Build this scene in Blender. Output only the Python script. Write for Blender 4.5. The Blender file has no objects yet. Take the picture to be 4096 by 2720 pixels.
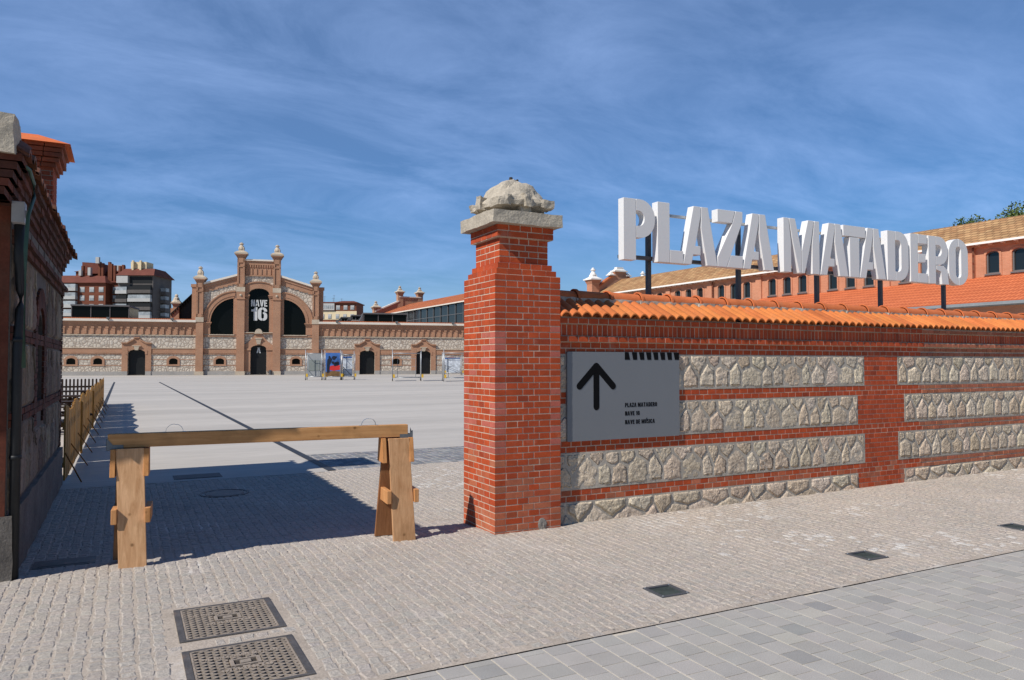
import bpy, bmesh, math, random
import numpy as np
from mathutils import Vector, Matrix
from mathutils import noise as _noi
from mathutils.geometry import tessellate_polygon
R = random.Random(7)
S = bpy.context.scene
COL = S.collection
rad = math.radians
# ------------------------------------------------------------------ camera, sky, sun
cd = bpy.data.cameras.new('camera'); cam = bpy.data.objects.new('camera', cd); COL.objects.link(cam)
cd.sensor_width = 36.0; cd.lens = 26.19; cd.clip_start = .1; cd.clip_end = 3000
cam.location = (-3.161, -6.428, 1.64)
cam.rotation_euler = (rad(90 + 1.73), 0, rad(-27.5))
S.camera = cam
S.view_settings.view_transform = 'Standard'; S.view_settings.look = 'None'
S.view_settings.exposure = 0.0; S.view_settings.gamma = 1.0
SUN_EL, SUN_AZ = 43.95, 15.5          # elevation; heading the light travels, from +X towards +Y
W = bpy.data.worlds.new('World'); S.world = W; W.use_nodes = True
def world():
    nt = W.node_tree; N = nt.nodes; L = nt.links; N.clear()
    out = N.new('ShaderNodeOutputWorld'); bg = N.new('ShaderNodeBackground')
    sky = N.new('ShaderNodeTexSky'); sky.sky_type = 'NISHITA'; sky.sun_disc = False
    sky.sun_elevation = rad(SUN_EL); sky.sun_rotation = math.atan2(-math.cos(rad(SUN_AZ)), -math.sin(rad(SUN_AZ))) % (2*math.pi)
    sky.altitude = 650; sky.air_density = 1.0; sky.dust_density = .1; sky.ozone_density = 3.0
    tc = N.new('ShaderNodeTexCoord'); sep = N.new('ShaderNodeSeparateXYZ'); L.new(tc.outputs['Generated'], sep.inputs[0])
    ad = N.new('ShaderNodeMath'); ad.operation = 'ADD'; ad.inputs[1].default_value = .22; L.new(sep.outputs[2], ad.inputs[0])
    mx = N.new('ShaderNodeMath'); mx.operation = 'MAXIMUM'; mx.inputs[1].default_value = .05; L.new(ad.outputs[0], mx.inputs[0])
    dx = N.new('ShaderNodeMath'); dx.operation = 'DIVIDE'; L.new(sep.outputs[0], dx.inputs[0]); L.new(mx.outputs[0], dx.inputs[1])
    dy = N.new('ShaderNodeMath'); dy.operation = 'DIVIDE'; L.new(sep.outputs[1], dy.inputs[0]); L.new(mx.outputs[0], dy.inputs[1])
    cb = N.new('ShaderNodeCombineXYZ'); L.new(dx.outputs[0], cb.inputs[0]); L.new(dy.outputs[0], cb.inputs[1])
    mp = N.new('ShaderNodeMapping'); mp.inputs['Rotation'].default_value = (0, 0, rad(28)); mp.inputs['Scale'].default_value = (.9, 1.7, 1)
    mp.inputs['Location'].default_value = (3.3, 1.4, 0)
    L.new(cb.outputs[0], mp.inputs[0])
    n1 = N.new('ShaderNodeTexNoise'); n1.inputs['Scale'].default_value = 1.9; n1.inputs['Detail'].default_value = 10; n1.inputs['Roughness'].default_value = .66
    n1.inputs['Distortion'].default_value = .45; L.new(mp.outputs[0], n1.inputs['Vector'])
    n2 = N.new('ShaderNodeTexNoise'); n2.inputs['Scale'].default_value = .55; n2.inputs['Detail'].default_value = 3; L.new(cb.outputs[0], n2.inputs['Vector'])
    r1 = N.new('ShaderNodeValToRGB'); r1.color_ramp.elements[0].position = .38; r1.color_ramp.elements[1].position = .82; L.new(n1.outputs[0], r1.inputs[0])
    r2 = N.new('ShaderNodeValToRGB'); r2.color_ramp.elements[0].position = .24; r2.color_ramp.elements[1].position = .58; L.new(n2.outputs[0], r2.inputs[0])
    ml = N.new('ShaderNodeMath'); ml.operation = 'MULTIPLY'; L.new(r1.outputs[0], ml.inputs[0]); L.new(r2.outputs[0], ml.inputs[1])
    m2 = N.new('ShaderNodeMath'); m2.operation = 'MULTIPLY_ADD'; m2.inputs[1].default_value = .34; m2.inputs[2].default_value = .22; L.new(ml.outputs[0], m2.inputs[0])
    dt = N.new('ShaderNodeVectorMath'); dt.operation = 'DOT_PRODUCT'; dt.inputs[1].default_value = (.46, .82, .34); L.new(tc.outputs['Generated'], dt.inputs[0])
    dm = N.new('ShaderNodeMapRange'); dm.interpolation_type = 'SMOOTHSTEP'; dm.inputs[1].default_value = .1; dm.inputs[2].default_value = .85; L.new(dt.outputs['Value'], dm.inputs[0])
    m3 = N.new('ShaderNodeMath'); m3.operation = 'MULTIPLY'; L.new(m2.outputs[0], m3.inputs[0]); L.new(dm.outputs[0], m3.inputs[1])
    hs = N.new('ShaderNodeHueSaturation'); hs.inputs['Saturation'].default_value = 1.6; hs.inputs['Value'].default_value = 1.04; hs.inputs['Hue'].default_value = .505; L.new(sky.outputs[0], hs.inputs['Color'])
    mix = N.new('ShaderNodeMix'); mix.data_type = 'RGBA'; L.new(m3.outputs[0], mix.inputs[0]); L.new(hs.outputs[0], mix.inputs[6])
    mix.inputs[7].default_value = (7.7, 11.0, 18.4, 1)
    L.new(mix.outputs[2], bg.inputs[0]); bg.inputs[1].default_value = .068
    L.new(bg.outputs[0], out.inputs[0])
world()
sd = bpy.data.lights.new('sun', 'SUN'); sd.energy = 5.0; sd.angle = rad(.53); sd.color = (1, .945, .865)
sun = bpy.data.objects.new('sun', sd); COL.objects.link(sun); sun.location = (-30, -20, 40)
_t = Vector((math.cos(rad(SUN_EL))*math.cos(rad(SUN_AZ)), math.cos(rad(SUN_EL))*math.sin(rad(SUN_AZ)), -math.sin(rad(SUN_EL))))
sun.rotation_euler = _t.to_track_quat('-Z', 'Y').to_euler()

# ------------------------------------------------------------------ helpers
class MB:
    def __init__(s): s.v = []; s.f = []; s.c = []; s.uv = {}; s.col = (1, 1, 1); s.T = None
    def p(s, x, y, z):
        if s.T: x, y, z = s.T(x, y, z)
        s.v.append((x, y, z)); s.c.append(s.col); return len(s.v)-1
    def face(s, pts): s.f.append([s.p(*q) for q in pts])
    def box(s, x0, x1, y0, y1, z0, z1, col=None):
        if col: s.col = col
        i = [s.p(x, y, z) for z in (z0, z1) for y in (y0, y1) for x in (x0, x1)]
        for q in ((0,2,3,1), (4,5,7,6), (0,1,5,4), (2,6,7,3), (0,4,6,2), (1,3,7,5)): s.f.append([i[k] for k in q])
    def frus(s, b, t, z0, z1):      # b,t = (x0,x1,y0,y1)
        i = [s.p(x, y, z) for (r, z) in ((b, z0), (t, z1)) for y in (r[2], r[3]) for x in (r[0], r[1])]
        for q in ((0,2,3,1), (4,5,7,6), (0,1,5,4), (2,6,7,3), (0,4,6,2), (1,3,7,5)): s.f.append([i[k] for k in q])
    def plate(s, loops, y0, y1, M=lambda a, y, b: (a, y, b)):   # 2D loops (outer, holes...) extruded along y
        L = [[Vector((a, b, 0)) for a, b in l] for l in loops]
        flat = [q for l in L for q in l]; tr = tessellate_polygon(L); ids = []
        for y in (y0, y1): ids.append([s.p(*M(q.x, y, q.y)) for q in flat])
        for t in tr: s.f.append([ids[0][k] for k in t]); s.f.append([ids[1][k] for k in reversed(t)])
        o = 0
        for l in L:
            n = len(l)
            for k in range(n):
                a, b = o+k, o+(k+1) % n; s.f.append([ids[0][a], ids[0][b], ids[1][b], ids[1][a]])
            o += n
    def tube(s, pts, r, n=8, cap=True):
        pts = [Vector(q) for q in pts]; rings = []
        for i, q in enumerate(pts):
            d = (pts[min(i+1, len(pts)-1)] - pts[max(i-1, 0)]).normalized()
            a = d.cross(Vector((0, 0, 1)));  a = a.normalized() if a.length > .01 else Vector((1, 0, 0))
            b = d.cross(a); rr = r[i] if isinstance(r, (list, tuple)) else r
            rings.append([s.p(*(q + rr*(math.cos(2*math.pi*k/n)*a + math.sin(2*math.pi*k/n)*b))) for k in range(n)])
        for A, B in zip(rings, rings[1:]):
            for k in range(n): s.f.append([A[k], A[(k+1) % n], B[(k+1) % n], B[k]])
        if cap: s.f.append(rings[0][::-1]); s.f.append(rings[-1])
    def lathe(s, prof, cx, cy, n=16, rot=0, z0=0):
        rings = []
        for r, z in prof:
            rings.append([s.p(cx + r*math.cos(rot+2*math.pi*k/n), cy + r*math.sin(rot+2*math.pi*k/n), z0+z) for k in range(n)])
        for A, B in zip(rings, rings[1:]):
            for k in range(n): s.f.append([A[k], A[(k+1) % n], B[(k+1) % n], B[k]])
        s.f.append(rings[0][::-1]); s.f.append(rings[-1])
    def build(s, name, mat, parent=None, smooth=False, bevel=0, fix=True):
        me = bpy.data.meshes.new(name); me.from_pydata(s.v, [], s.f)
        at = me.attributes.new('col', 'FLOAT_COLOR', 'POINT')
        at.data.foreach_set('color', np.array([(*c, 1) for c in s.c], dtype=np.float32).ravel())
        if fix:
            bm = bmesh.new(); bm.from_mesh(me); bmesh.ops.recalc_face_normals(bm, faces=bm.faces); bm.to_mesh(me); bm.free()
        if smooth: me.polygons.foreach_set('use_smooth', [True]*len(me.polygons))
        me.materials.append(mat)
        o = bpy.data.objects.new(name, me); COL.objects.link(o)
        if parent: o.parent = parent
        if bevel:
            b = o.modifiers.new('bevel', 'BEVEL'); b.width = bevel; b.segments = 2; b.limit_method = 'ANGLE'
        return o
def tag(o, label=None, cat=None, group=None, kind=None):
    if label: o['label'] = label
    if cat: o['category'] = cat
    if group: o['group'] = group
    if kind: o['kind'] = kind
    return o
def thing(name, label, cat, loc=(0, 0, 0), rz=0, group=None):
    o = bpy.data.objects.new(name, None); COL.objects.link(o); o.location = loc; o.rotation_euler = (0, 0, rz)
    o.empty_display_size = .2
    return tag(o, label, cat, group)
def copy_tree(o, parent=None):
    c = o.copy(); COL.objects.link(c)
    if parent: c.parent = parent
    for ch in list(o.children): copy_tree(ch, c)
    return c
def jit(c, a, r=R): k = 1 + r.uniform(-a, a); return tuple(max(0, x*k*(1+r.uniform(-a*.25, a*.25))) for x in c)
def lerp(a, b, t): return tuple(x+(y-x)*t for x, y in zip(a, b))

# ------------------------------------------------------------------ materials
def _m(name):
    m = bpy.data.materials.new(name); m.use_nodes = True; N = m.node_tree.nodes; return m, N, m.node_tree.links, N['Principled BSDF']
def _mix(N, L, f, a, b, t='MIX'):
    n = N.new('ShaderNodeMix'); n.data_type = 'RGBA'; n.blend_type = t
    for i, q in ((0, f), (6, a), (7, b)):
        if hasattr(q, 'links') or hasattr(q, 'is_output'): L.new(q, n.inputs[i])
        else: n.inputs[i].default_value = q if i == 0 else (*q, 1)
    return n.outputs[2]
def _noise(N, L, vec, sc, det=4, ro=.6, dist=0):
    n = N.new('ShaderNodeTexNoise'); n.inputs['Scale'].default_value = sc; n.inputs['Detail'].default_value = det
    n.inputs['Roughness'].default_value = ro; n.inputs['Distortion'].default_value = dist; L.new(vec, n.inputs['Vector']); return n.outputs[0]
def _ramp(N, L, v, a, b):
    n = N.new('ShaderNodeMapRange'); n.inputs[1].default_value = a; n.inputs[2].default_value = b; L.new(v, n.inputs[0]); return n.outputs[0]
def _vec(N, L, scale=(1, 1, 1)):
    t = N.new('ShaderNodeTexCoord'); m = N.new('ShaderNodeMapping'); m.inputs['Scale'].default_value = scale; L.new(t.outputs['Object'], m.inputs[0]); return m.outputs[0]
def _bump(N, L, h, st, dist, prev=None):
    b = N.new('ShaderNodeBump'); b.inputs['Strength'].default_value = st; b.inputs['Distance'].default_value = dist; L.new(h, b.inputs['Height'])
    if prev is not None: L.new(prev, b.inputs['Normal'])
    return b.outputs[0]
def mat(name, base, rough=.85, attr=False, var=(6, .25), fine=(60, .15), stain=None, bump=None, metal=0, spec=.3, stretch=(1, 1, 1), bump2=None):
    m, N, L, B = _m(name); v = _vec(N, L, stretch)
    c = base
    if attr:
        a = N.new('ShaderNodeAttribute'); a.attribute_name = 'col'; c = _mix(N, L, 1.0, a.outputs['Color'], base, 'MULTIPLY')
    for sc, am in (var, fine):
        if am: 
            f = _ramp(N, L, _noise(N, L, v, sc), .25, .75)
            g = N.new('ShaderNodeMapRange'); g.inputs[3].default_value = 1-am; g.inputs[4].default_value = 1+am; L.new(f, g.inputs[0])
            k = N.new('ShaderNodeCombineColor')
            for i in range(3): L.new(g.outputs[0], k.inputs[i])
            c = _mix(N, L, 1.0, c, k.outputs[0], 'MULTIPLY')
    if stain:
        for (col, sc, lo, hi, am) in (stain if isinstance(stain, list) else [stain]):
            f = _ramp(N, L, _noise(N, L, v, sc, 6, .65), lo, hi)
            g = N.new('ShaderNodeMath'); g.operation = 'MULTIPLY'; g.inputs[1].default_value = am; L.new(f, g.inputs[0])
            c = _mix(N, L, g.outputs[0], c, col)
    if hasattr(c, 'links'): L.new(c, B.inputs['Base Color'])
    else: B.inputs['Base Color'].default_value = (*c, 1)
    B.inputs['Roughness'].default_value = rough; B.inputs['Metallic'].default_value = metal; B.inputs['Specular IOR Level'].default_value = spec
    nrm = None
    for b in (bump, bump2):
        if b: nrm = _bump(N, L, _noise(N, L, v, b[0], 6, .65), b[1], b[2], nrm)
    if nrm is not None: L.new(nrm, B.inputs['Normal'])
    return m
def brickmat(name, c1, c2, mortar, bw=.25, bh=.065, ms=.01, rough=.9, axis='xz', bump=.4, var=.3, stain=None, off=.5):
    m, N, L, B = _m(name); v = _vec(N, L); s = N.new('ShaderNodeSeparateXYZ'); L.new(v, s.inputs[0])
    k = N.new('ShaderNodeCombineXYZ')
    if axis == 'xz':
        a = N.new('ShaderNodeMath'); a.operation = 'ADD'; L.new(s.outputs[0], a.inputs[0]); L.new(s.outputs[1], a.inputs[1]); L.new(a.outputs[0], k.inputs[0]); L.new(s.outputs[2], k.inputs[1])
    elif axis == 'yz': L.new(s.outputs[1], k.inputs[0]); L.new(s.outputs[2], k.inputs[1])
    else: L.new(s.outputs[0], k.inputs[0]); L.new(s.outputs[1], k.inputs[1])
    b = N.new('ShaderNodeTexBrick'); b.offset = off; b.inputs['Scale'].default_value = 1; b.inputs['Brick Width'].default_value = bw; b.inputs['Row Height'].default_value = bh
    b.inputs['Mortar Size'].default_value = ms; b.inputs['Mortar Smooth'].default_value = .2; b.inputs['Bias'].default_value = 0
    b.inputs['Color1'].default_value = (*c1, 1); b.inputs['Color2'].default_value = (*c2, 1); b.inputs['Mortar'].default_value = (*mortar, 1)
    L.new(k.outputs[0], b.inputs['Vector'])
    f = _ramp(N, L, _noise(N, L, v, .6, 6), .25, .75); g = N.new('ShaderNodeMapRange'); g.inputs[3].default_value = 1-var; g.inputs[4].default_value = 1+var; L.new(f, g.inputs[0])
    q = N.new('ShaderNodeCombineColor')
    for i in range(3): L.new(g.outputs[0], q.inputs[i])
    c = _mix(N, L, 1.0, b.outputs['Color'], q.outputs[0], 'MULTIPLY')
    if stain:
        f = _ramp(N, L, _noise(N, L, v, stain[1], 6, .65), stain[2], stain[3]); h = N.new('ShaderNodeMath'); h.operation = 'MULTIPLY'; h.inputs[1].default_value = stain[4]; L.new(f, h.inputs[0])
        c = _mix(N, L, h.outputs[0], c, stain[0])
    L.new(c, B.inputs['Base Color']); B.inputs['Roughness'].default_value = rough; B.inputs['Specular IOR Level'].default_value = .2
    inv = N.new('ShaderNodeMath'); inv.operation = 'SUBTRACT'; inv.inputs[0].default_value = 1; L.new(b.outputs['Fac'], inv.inputs[1])
    L.new(_bump(N, L, inv.outputs[0], bump, .02), B.inputs['Normal'])
    return m
def rubble(name, c1, c2, mortar, size=.35, w=.05, bump=.6):
    m, N, L, B = _m(name); v = _vec(N, L, (1/size, 1/size, 1/size))
    w1 = N.new('ShaderNodeTexNoise'); w1.inputs['Scale'].default_value = 1.3; L.new(v, w1.inputs['Vector'])
    va = N.new('ShaderNodeVectorMath'); va.operation = 'MULTIPLY_ADD'; va.inputs[1].default_value = (.35, .35, .35); L.new(w1.outputs['Color'], va.inputs[0]); L.new(v, va.inputs[2])
    e = N.new('ShaderNodeTexVoronoi'); e.feature = 'DISTANCE_TO_EDGE'; e.inputs['Scale'].default_value = 1; L.new(va.outputs[0], e.inputs['Vector'])
    d = N.new('ShaderNodeTexVoronoi'); d.feature = 'F1'; d.inputs['Scale'].default_value = 1; L.new(va.outputs[0], d.inputs['Vector'])
    sp = N.new('ShaderNodeSeparateColor'); L.new(d.outputs['Color'], sp.inputs[0])
    c = _mix(N, L, sp.outputs[0], c1, c2)
    f = _ramp(N, L, _noise(N, L, v, 5, 6), .2, .8); c = _mix(N, L, f, c, tuple(x*.7 for x in c1))
    mk = _ramp(N, L, e.outputs['Distance'], w*.5, w*1.6); c = _mix(N, L, mk, mortar, c)
    L.new(c, B.inputs['Base Color']); B.inputs['Roughness'].default_value = .95; B.inputs['Specular IOR Level'].default_value = .15
    n1 = _bump(N, L, _ramp(N, L, e.outputs['Distance'], 0, .25), bump, .06); n2 = _bump(N, L, _noise(N, L, v, 8, 6), bump*.6, .03, n1)
    L.new(n2, B.inputs['Normal']); return m
def glassmat(name, col=(.006, .007, .009), rough=.06, spec=.5):
    m, N, L, B = _m(name); B.inputs['Base Color'].default_value = (*col, 1); B.inputs['Roughness'].default_value = rough; B.inputs['Specular IOR Level'].default_value = spec
    v = _vec(N, L); L.new(_bump(N, L, _noise(N, L, v, .9, 2), .05, .05), B.inputs['Normal']); return m
def woodmat(name, base, dark, along=(1, 14, 14), attr=True):
    m, N, L, B = _m(name); v = _vec(N, L, along)
    n = _noise(N, L, v, 2.2, 8, .7, .6); f = _ramp(N, L, n, .3, .72)
    c = _mix(N, L, f, base, dark)
    v2 = _vec(N, L, (1, 1, 1)); vo = N.new('ShaderNodeTexVoronoi'); vo.inputs['Scale'].default_value = 5.5; L.new(v2, vo.inputs['Vector'])
    k = _ramp(N, L, vo.outputs['Distance'], .10, .03); kk = N.new('ShaderNodeMath'); kk.operation = 'MULTIPLY'; kk.inputs[1].default_value = .75; L.new(k, kk.inputs[0])
    c = _mix(N, L, kk.outputs[0], c, (.11, .05, .015))
    g = _ramp(N, L, _noise(N, L, v2, 3.5, 5), .52, .8); gg = N.new('ShaderNodeMath'); gg.operation = 'MULTIPLY'; gg.inputs[1].default_value = .55; L.new(g, gg.inputs[0])
    c = _mix(N, L, gg.outputs[0], c, (.16, .085, .03))
    if attr:
        a = N.new('ShaderNodeAttribute'); a.attribute_name = 'col'; c = _mix(N, L, 1.0, c, a.outputs['Color'], 'MULTIPLY')
    L.new(c, B.inputs['Base Color']); B.inputs['Roughness'].default_value = .7; B.inputs['Specular IOR Level'].default_value = .25
    L.new(_bump(N, L, n, .25, .006), B.inputs['Normal']); return m
M = {}
M['brick'] = mat('red_brick', (1, 1, 1), .78, True, (9, .16), (70, .16), [((.62, .42, .33), 3.0, .60, .8, .35), ((.07, .035, .02), 2.3, .62, .8, .45)], (90, .25, .004), spec=.3)
M['mortar'] = mat('mortar', (.52, .41, .32), .95, False, (5, .22), (60, .2), None, (60, .4, .006))
M['greymortar'] = mat('grey_mortar', (.41, .37, .315), .95, False, (4, .25), (40, .22), None, (45, .5, .008))
M['stone'] = mat('limestone', (1, 1, 1), .95, True, (7, .14), (30, .26), [((.58, .33, .13), 3.6, .64, .78, .7), ((.16, .13, .10), 24, .62, .76, .6)], (24, 1.0, .04), bump2=(70, .6, .012), spec=.12)
M['capstone'] = mat('cap_stone', (.44, .39, .315), .95, False, (5, .2), (40, .2), [((.20, .175, .14), 5, .52, .78, .7), ((.10, .09, .075), 17, .62, .76, .6)], (28, .6, .02), bump2=(90, .5, .006))
M['tile'] = mat('roof_tile', (1, 1, 1), .8, True, (5, .16), (50, .12), [((.42, .2, .10), 8, .55, .75, .5), ((.16, .11, .07), 13, .64, .76, .5)], (60, .2, .003), spec=.3)
M['sett'] = mat('granite_setts', (1, 1, 1), .9, True, (.7, .10), (45, .26), [((.47, .39, .325), .7, .5, .75, .35), ((.62, .60, .57), 38, .66, .8, .5), ((.16, .155, .15), 24, .68, .78, .5)], (32, .9, .016), bump2=(110, .6, .004), spec=.2)
M['sand'] = mat('joint_sand', (.40, .345, .29), 1, False, (3, .2), (80, .25), [((.66, .64, .61), .9, .55, .68, .8), ((.10, .095, .09), 16, .60, .68, .75)], (60, .5, .008))
M['slab'] = mat('slab_granite', (1, 1, 1), .85, True, (4, .08), (160, .22), ((.42, .36, .28), 3, .62, .8, .4), (110, .25, .002), spec=.3)
M['slabjoint'] = mat('slab_joint', (.52, .47, .39), 1, False, (3, .15), (60, .15))
M['concrete'] = mat('plaza_concrete', (.455, .425, .385), .9, False, (.5, .16), (14, .12), [((.345, .33, .305), .22, .48, .72, .6), ((.30, .285, .265), 1.6, .60, .74, .45), ((.56, .54, .50), .9, .62, .8, .4)], (40, .2, .004), stretch=(.10, .8, 1))
M['ground'] = mat('dusty_ground', (.44, .42, .385), .95, False, (.1, .1), (5, .1))
M['darksett'] = mat('dark_setts', (1, 1, 1), .85, True, (2, .2), (70, .25), ((.45, .43, .4), 14, .66, .76, .5), (50, .6, .01))
M['slot'] = mat('slot_steel', (.045, .047, .052), .6, False, (5, .2), (40, .2), metal=.3)
M['iron'] = mat('cast_iron', (.115, .105, .098), .55, False, (8, .3), (60, .25), ((.30, .17, .09), 7, .56, .75, .6), (70, .4, .004), metal=.35)
M['ironlight'] = mat('worn_iron', (.33, .275, .22), .6, False, (10, .25), (80, .25), ((.26, .17, .1), 9, .58, .75, .6), (80, .3, .003), metal=.15)
M['irondark'] = mat('iron_pocket', (.045, .038, .033), .85, False, (9, .3), (60, .3))
M['signgrey'] = mat('sign_panel', (.175, .185, .202), .42, False, (2, .03), (120, .03), spec=.4)
M['black'] = mat('black_vinyl', (.006, .006, .007), .6, False, (3, .05), (60, .05), spec=.08)
M['white'] = mat('white_letter', (.72, .72, .72), .55, False, (1.5, .03), (40, .03), ((.6, .58, .55), 2.0, .6, .9, .25), spec=.35)
M['post'] = mat('dark_steel', (.085, .09, .10), .5, False, (3, .1), (50, .1), metal=.2)
M['galv'] = mat('galvanised', (.42, .44, .46), .42, False, (8, .15), (60, .1), metal=.7)
M['bracket'] = mat('bracket_steel', (.16, .18, .20), .5, False, (8, .2), (60, .1), metal=.5)
M['plank'] = woodmat('pine_plank', (.66, .41, .23), (.40, .21, .095), (14, 14, 1.0))
M['beamwood'] = woodmat('pine_beam', (.60, .325, .135), (.40, .19, .07), (1.0, 14, 14))
M['fencewood'] = woodmat('fence_wood', (.52, .29, .085), (.36, .18, .045), (10, 10, .7))
M['darkwood'] = mat('dark_wood', (.035, .022, .016), .8, False, (5, .3), (40, .2))
M['fbrick'] = brickmat('facade_brick', (.43, .205, .115), (.36, .155, .085), (.44, .31, .22), .25, .066, .012, var=.16, bump=.25)
M['frub'] = rubble('facade_rubble', (.74, .665, .565), (.60, .53, .435), (.36, .30, .245), .44, .075, .45)
M['fstone'] = mat('facade_stone', (.52, .44, .34), .9, False, (1.2, .15), (9, .12), ((.3, .25, .2), 1.5, .55, .85, .5), (10, .4, .03))
M['coping'] = mat('pale_coping', (.74, .68, .59), .85, False, (.8, .1), (8, .1), ((.35, .3, .25), .8, .6, .8, .4))
M['plinth'] = mat('grey_plinth', (.36, .345, .325), .9, False, (.5, .15), (8, .12), ((.22, .2, .18), 1.2, .55, .8, .4))
M['glass'] = glassmat('dark_glass', (.004, .005, .006), .12, .12)
M['glass2'] = glassmat('hall_glass', (.012, .015, .018), .05, .6)
M['lens'] = mat('deep_lens', (.05, .062, .058), .6, False, (9, .4), (60, .2), spec=.1)
M['ltr'] = mat('pale_lettering', (.62, .64, .64), .6, False, (2, .05), (20, .05))
M['fartile'] = brickmat('far_tile', (.50, .155, .06), (.42, .125, .05), (.22, .07, .03), .24, .4, .03, axis='xy', bump=.6, var=.2)
M['browntile'] = brickmat('brown_tile', (.47, .29, .14), (.35, .185, .085), (.17, .09, .045), .55, .26, .03, axis='yz', bump=.6, var=.3)
M['orangetile'] = brickmat('orange_tile', (.64, .185, .075), (.58, .16, .062), (.42, .10, .04), .3, .27, .04, axis='yz', bump=.8, var=.08, off=0)
M['hbrick'] = brickmat('hall_brick', (.54, .225, .13), (.46, .175, .095), (.50, .30, .2), .25, .07, .011, axis='yz', var=.14, bump=.2)
M['whitestone'] = mat('white_stone', (.80, .78, .74), .8, False, (2, .06), (20, .05))
M['frame'] = mat('grey_frame', (.12, .125, .13), .5, False, (2, .05), (20, .05))
M['gutter'] = mat('zinc_gutter', (.30, .32, .33), .5, False, (1, .1), (10, .1), metal=.4)
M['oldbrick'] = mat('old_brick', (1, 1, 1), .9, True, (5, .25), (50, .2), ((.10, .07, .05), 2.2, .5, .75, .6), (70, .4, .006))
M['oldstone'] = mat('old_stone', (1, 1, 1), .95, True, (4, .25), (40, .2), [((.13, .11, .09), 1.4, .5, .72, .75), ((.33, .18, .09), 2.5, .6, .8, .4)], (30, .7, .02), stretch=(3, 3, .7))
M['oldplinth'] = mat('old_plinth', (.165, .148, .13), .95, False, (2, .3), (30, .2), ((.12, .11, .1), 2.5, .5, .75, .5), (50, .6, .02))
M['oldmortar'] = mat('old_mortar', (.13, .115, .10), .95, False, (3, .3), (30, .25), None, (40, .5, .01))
M['pipe'] = mat('dark_pipe', (.02, .022, .025), .55, False, (5, .2), (40, .1))
M['cable'] = mat('green_cable', (.05, .10, .075), .5, False, (5, .2), (40, .1))
M['boxgrey'] = mat('box_grey', (.33, .33, .34), .5, False, (5, .05), (40, .05))
M['apred'] = brickmat('apartment_brick', (.155, .045, .026), (.135, .04, .023), (.18, .08, .05), 1.0, .3, .05, var=.15, bump=.1)
M['apgrey'] = mat('apartment_grey', (.10, .09, .085), .8, False, (.3, .2), (3, .2))
M['apwhite'] = mat('apartment_white', (.42, .42, .41), .7, False, (.3, .08), (3, .05))
M['apcream'] = mat('apartment_cream', (.66, .55, .36), .8, False, (.3, .08), (3, .05))
M['aproof'] = mat('apartment_roof', (.15, .05, .035), .9, False, (.3, .2), (3, .15))
M['apdark'] = mat('dark_void', (.008, .009, .010), .5, False, (.3, .1), (3, .1))
M['apwin'] = mat('apartment_window', (.30, .33, .35), .4, False, (.5, .5), (3, .2))
M['yellow'] = mat('yellow_brake', (.62, .38, .03), .5, False, (2, .1), (30, .1))
M['rubber'] = mat('castor_rubber', (.03, .03, .03), .7, False, (5, .1), (40, .1))
M['cartpanel'] = mat('grey_panel', (.30, .315, .325), .6, False, (1, .08), (20, .05))
M['cartdark'] = mat('grey_green_panel', (.22, .245, .235), .6, False, (1, .1), (20, .05))
M['pblue'] = mat('poster_blue', (.05, .14, .40), .5, False, (.8, .5), (4, .2))
M['pred'] = mat('poster_red', (.55, .03, .03), .5, False, (1, .15), (10, .1))
M['pdark'] = mat('poster_dark', (.012, .016, .035), .5, False, (1, .2), (10, .1))
M['pbrown'] = mat('poster_brown', (.16, .09, .035), .6, False, (3, .6), (10, .3))
M['pwhite'] = mat('poster_pale', (.55, .60, .66), .6, False, (1.2, .45), (5, .25))
M['bark'] = mat('bark', (.10, .075, .05), .9, False, (3, .2), (30, .2))
M['leaf'] = mat('leaf', (1, 1, 1), .6, True, (1, .2), (5, .1), spec=.3)
M['patch'] = mat('cement_patch', (.25, .23, .205), .95, False, (20, .15), (80, .15), None, (60, .5, .006))

# ------------------------------------------------------------------ lettering (condensed grotesk, unit height, built from pieces)
def arc(cx, cy, rx, ry, a0, a1, n=8): return [(cx+rx*math.cos(rad(a0+(a1-a0)*i/n)), cy+ry*math.sin(rad(a0+(a1-a0)*i/n))) for i in range(n+1)]
T_ = .25
def bowl(t, w, y0, y1, s, h):       # right-hand bowl from stem edge t
    ro = min((y1-y0)/2, w-t, .30); ri = max(ro-s*.85, .03)
    o = [(t, y1)] + arc(w-ro, y1-ro, ro, ro, 90, 0) + arc(w-ro, y0+ro, ro, ro, 0, -90) + [(t, y0)]
    i = [(t, y1-h)] + arc(w-s-ri, y1-h-ri, ri, ri, 90, 0) + arc(w-s-ri, y0+h+ri, ri, ri, 0, -90) + [(t, y0+h)]
    return o + i[::-1]
def stroke(pts, w):                 # thick polyline outline
    Lf, Rt = [], []
    for k, (x, y) in enumerate(pts):
        a = pts[max(k-1, 0)]; b = pts[min(k+1, len(pts)-1)]; dx, dy = b[0]-a[0], b[1]-a[1]; l = math.hypot(dx, dy) or 1
        nx, ny = -dy/l*w/2, dx/l*w/2; Lf.append((x+nx, y+ny)); Rt.append((x-nx, y-ny))
    return Lf + Rt[::-1]
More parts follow.
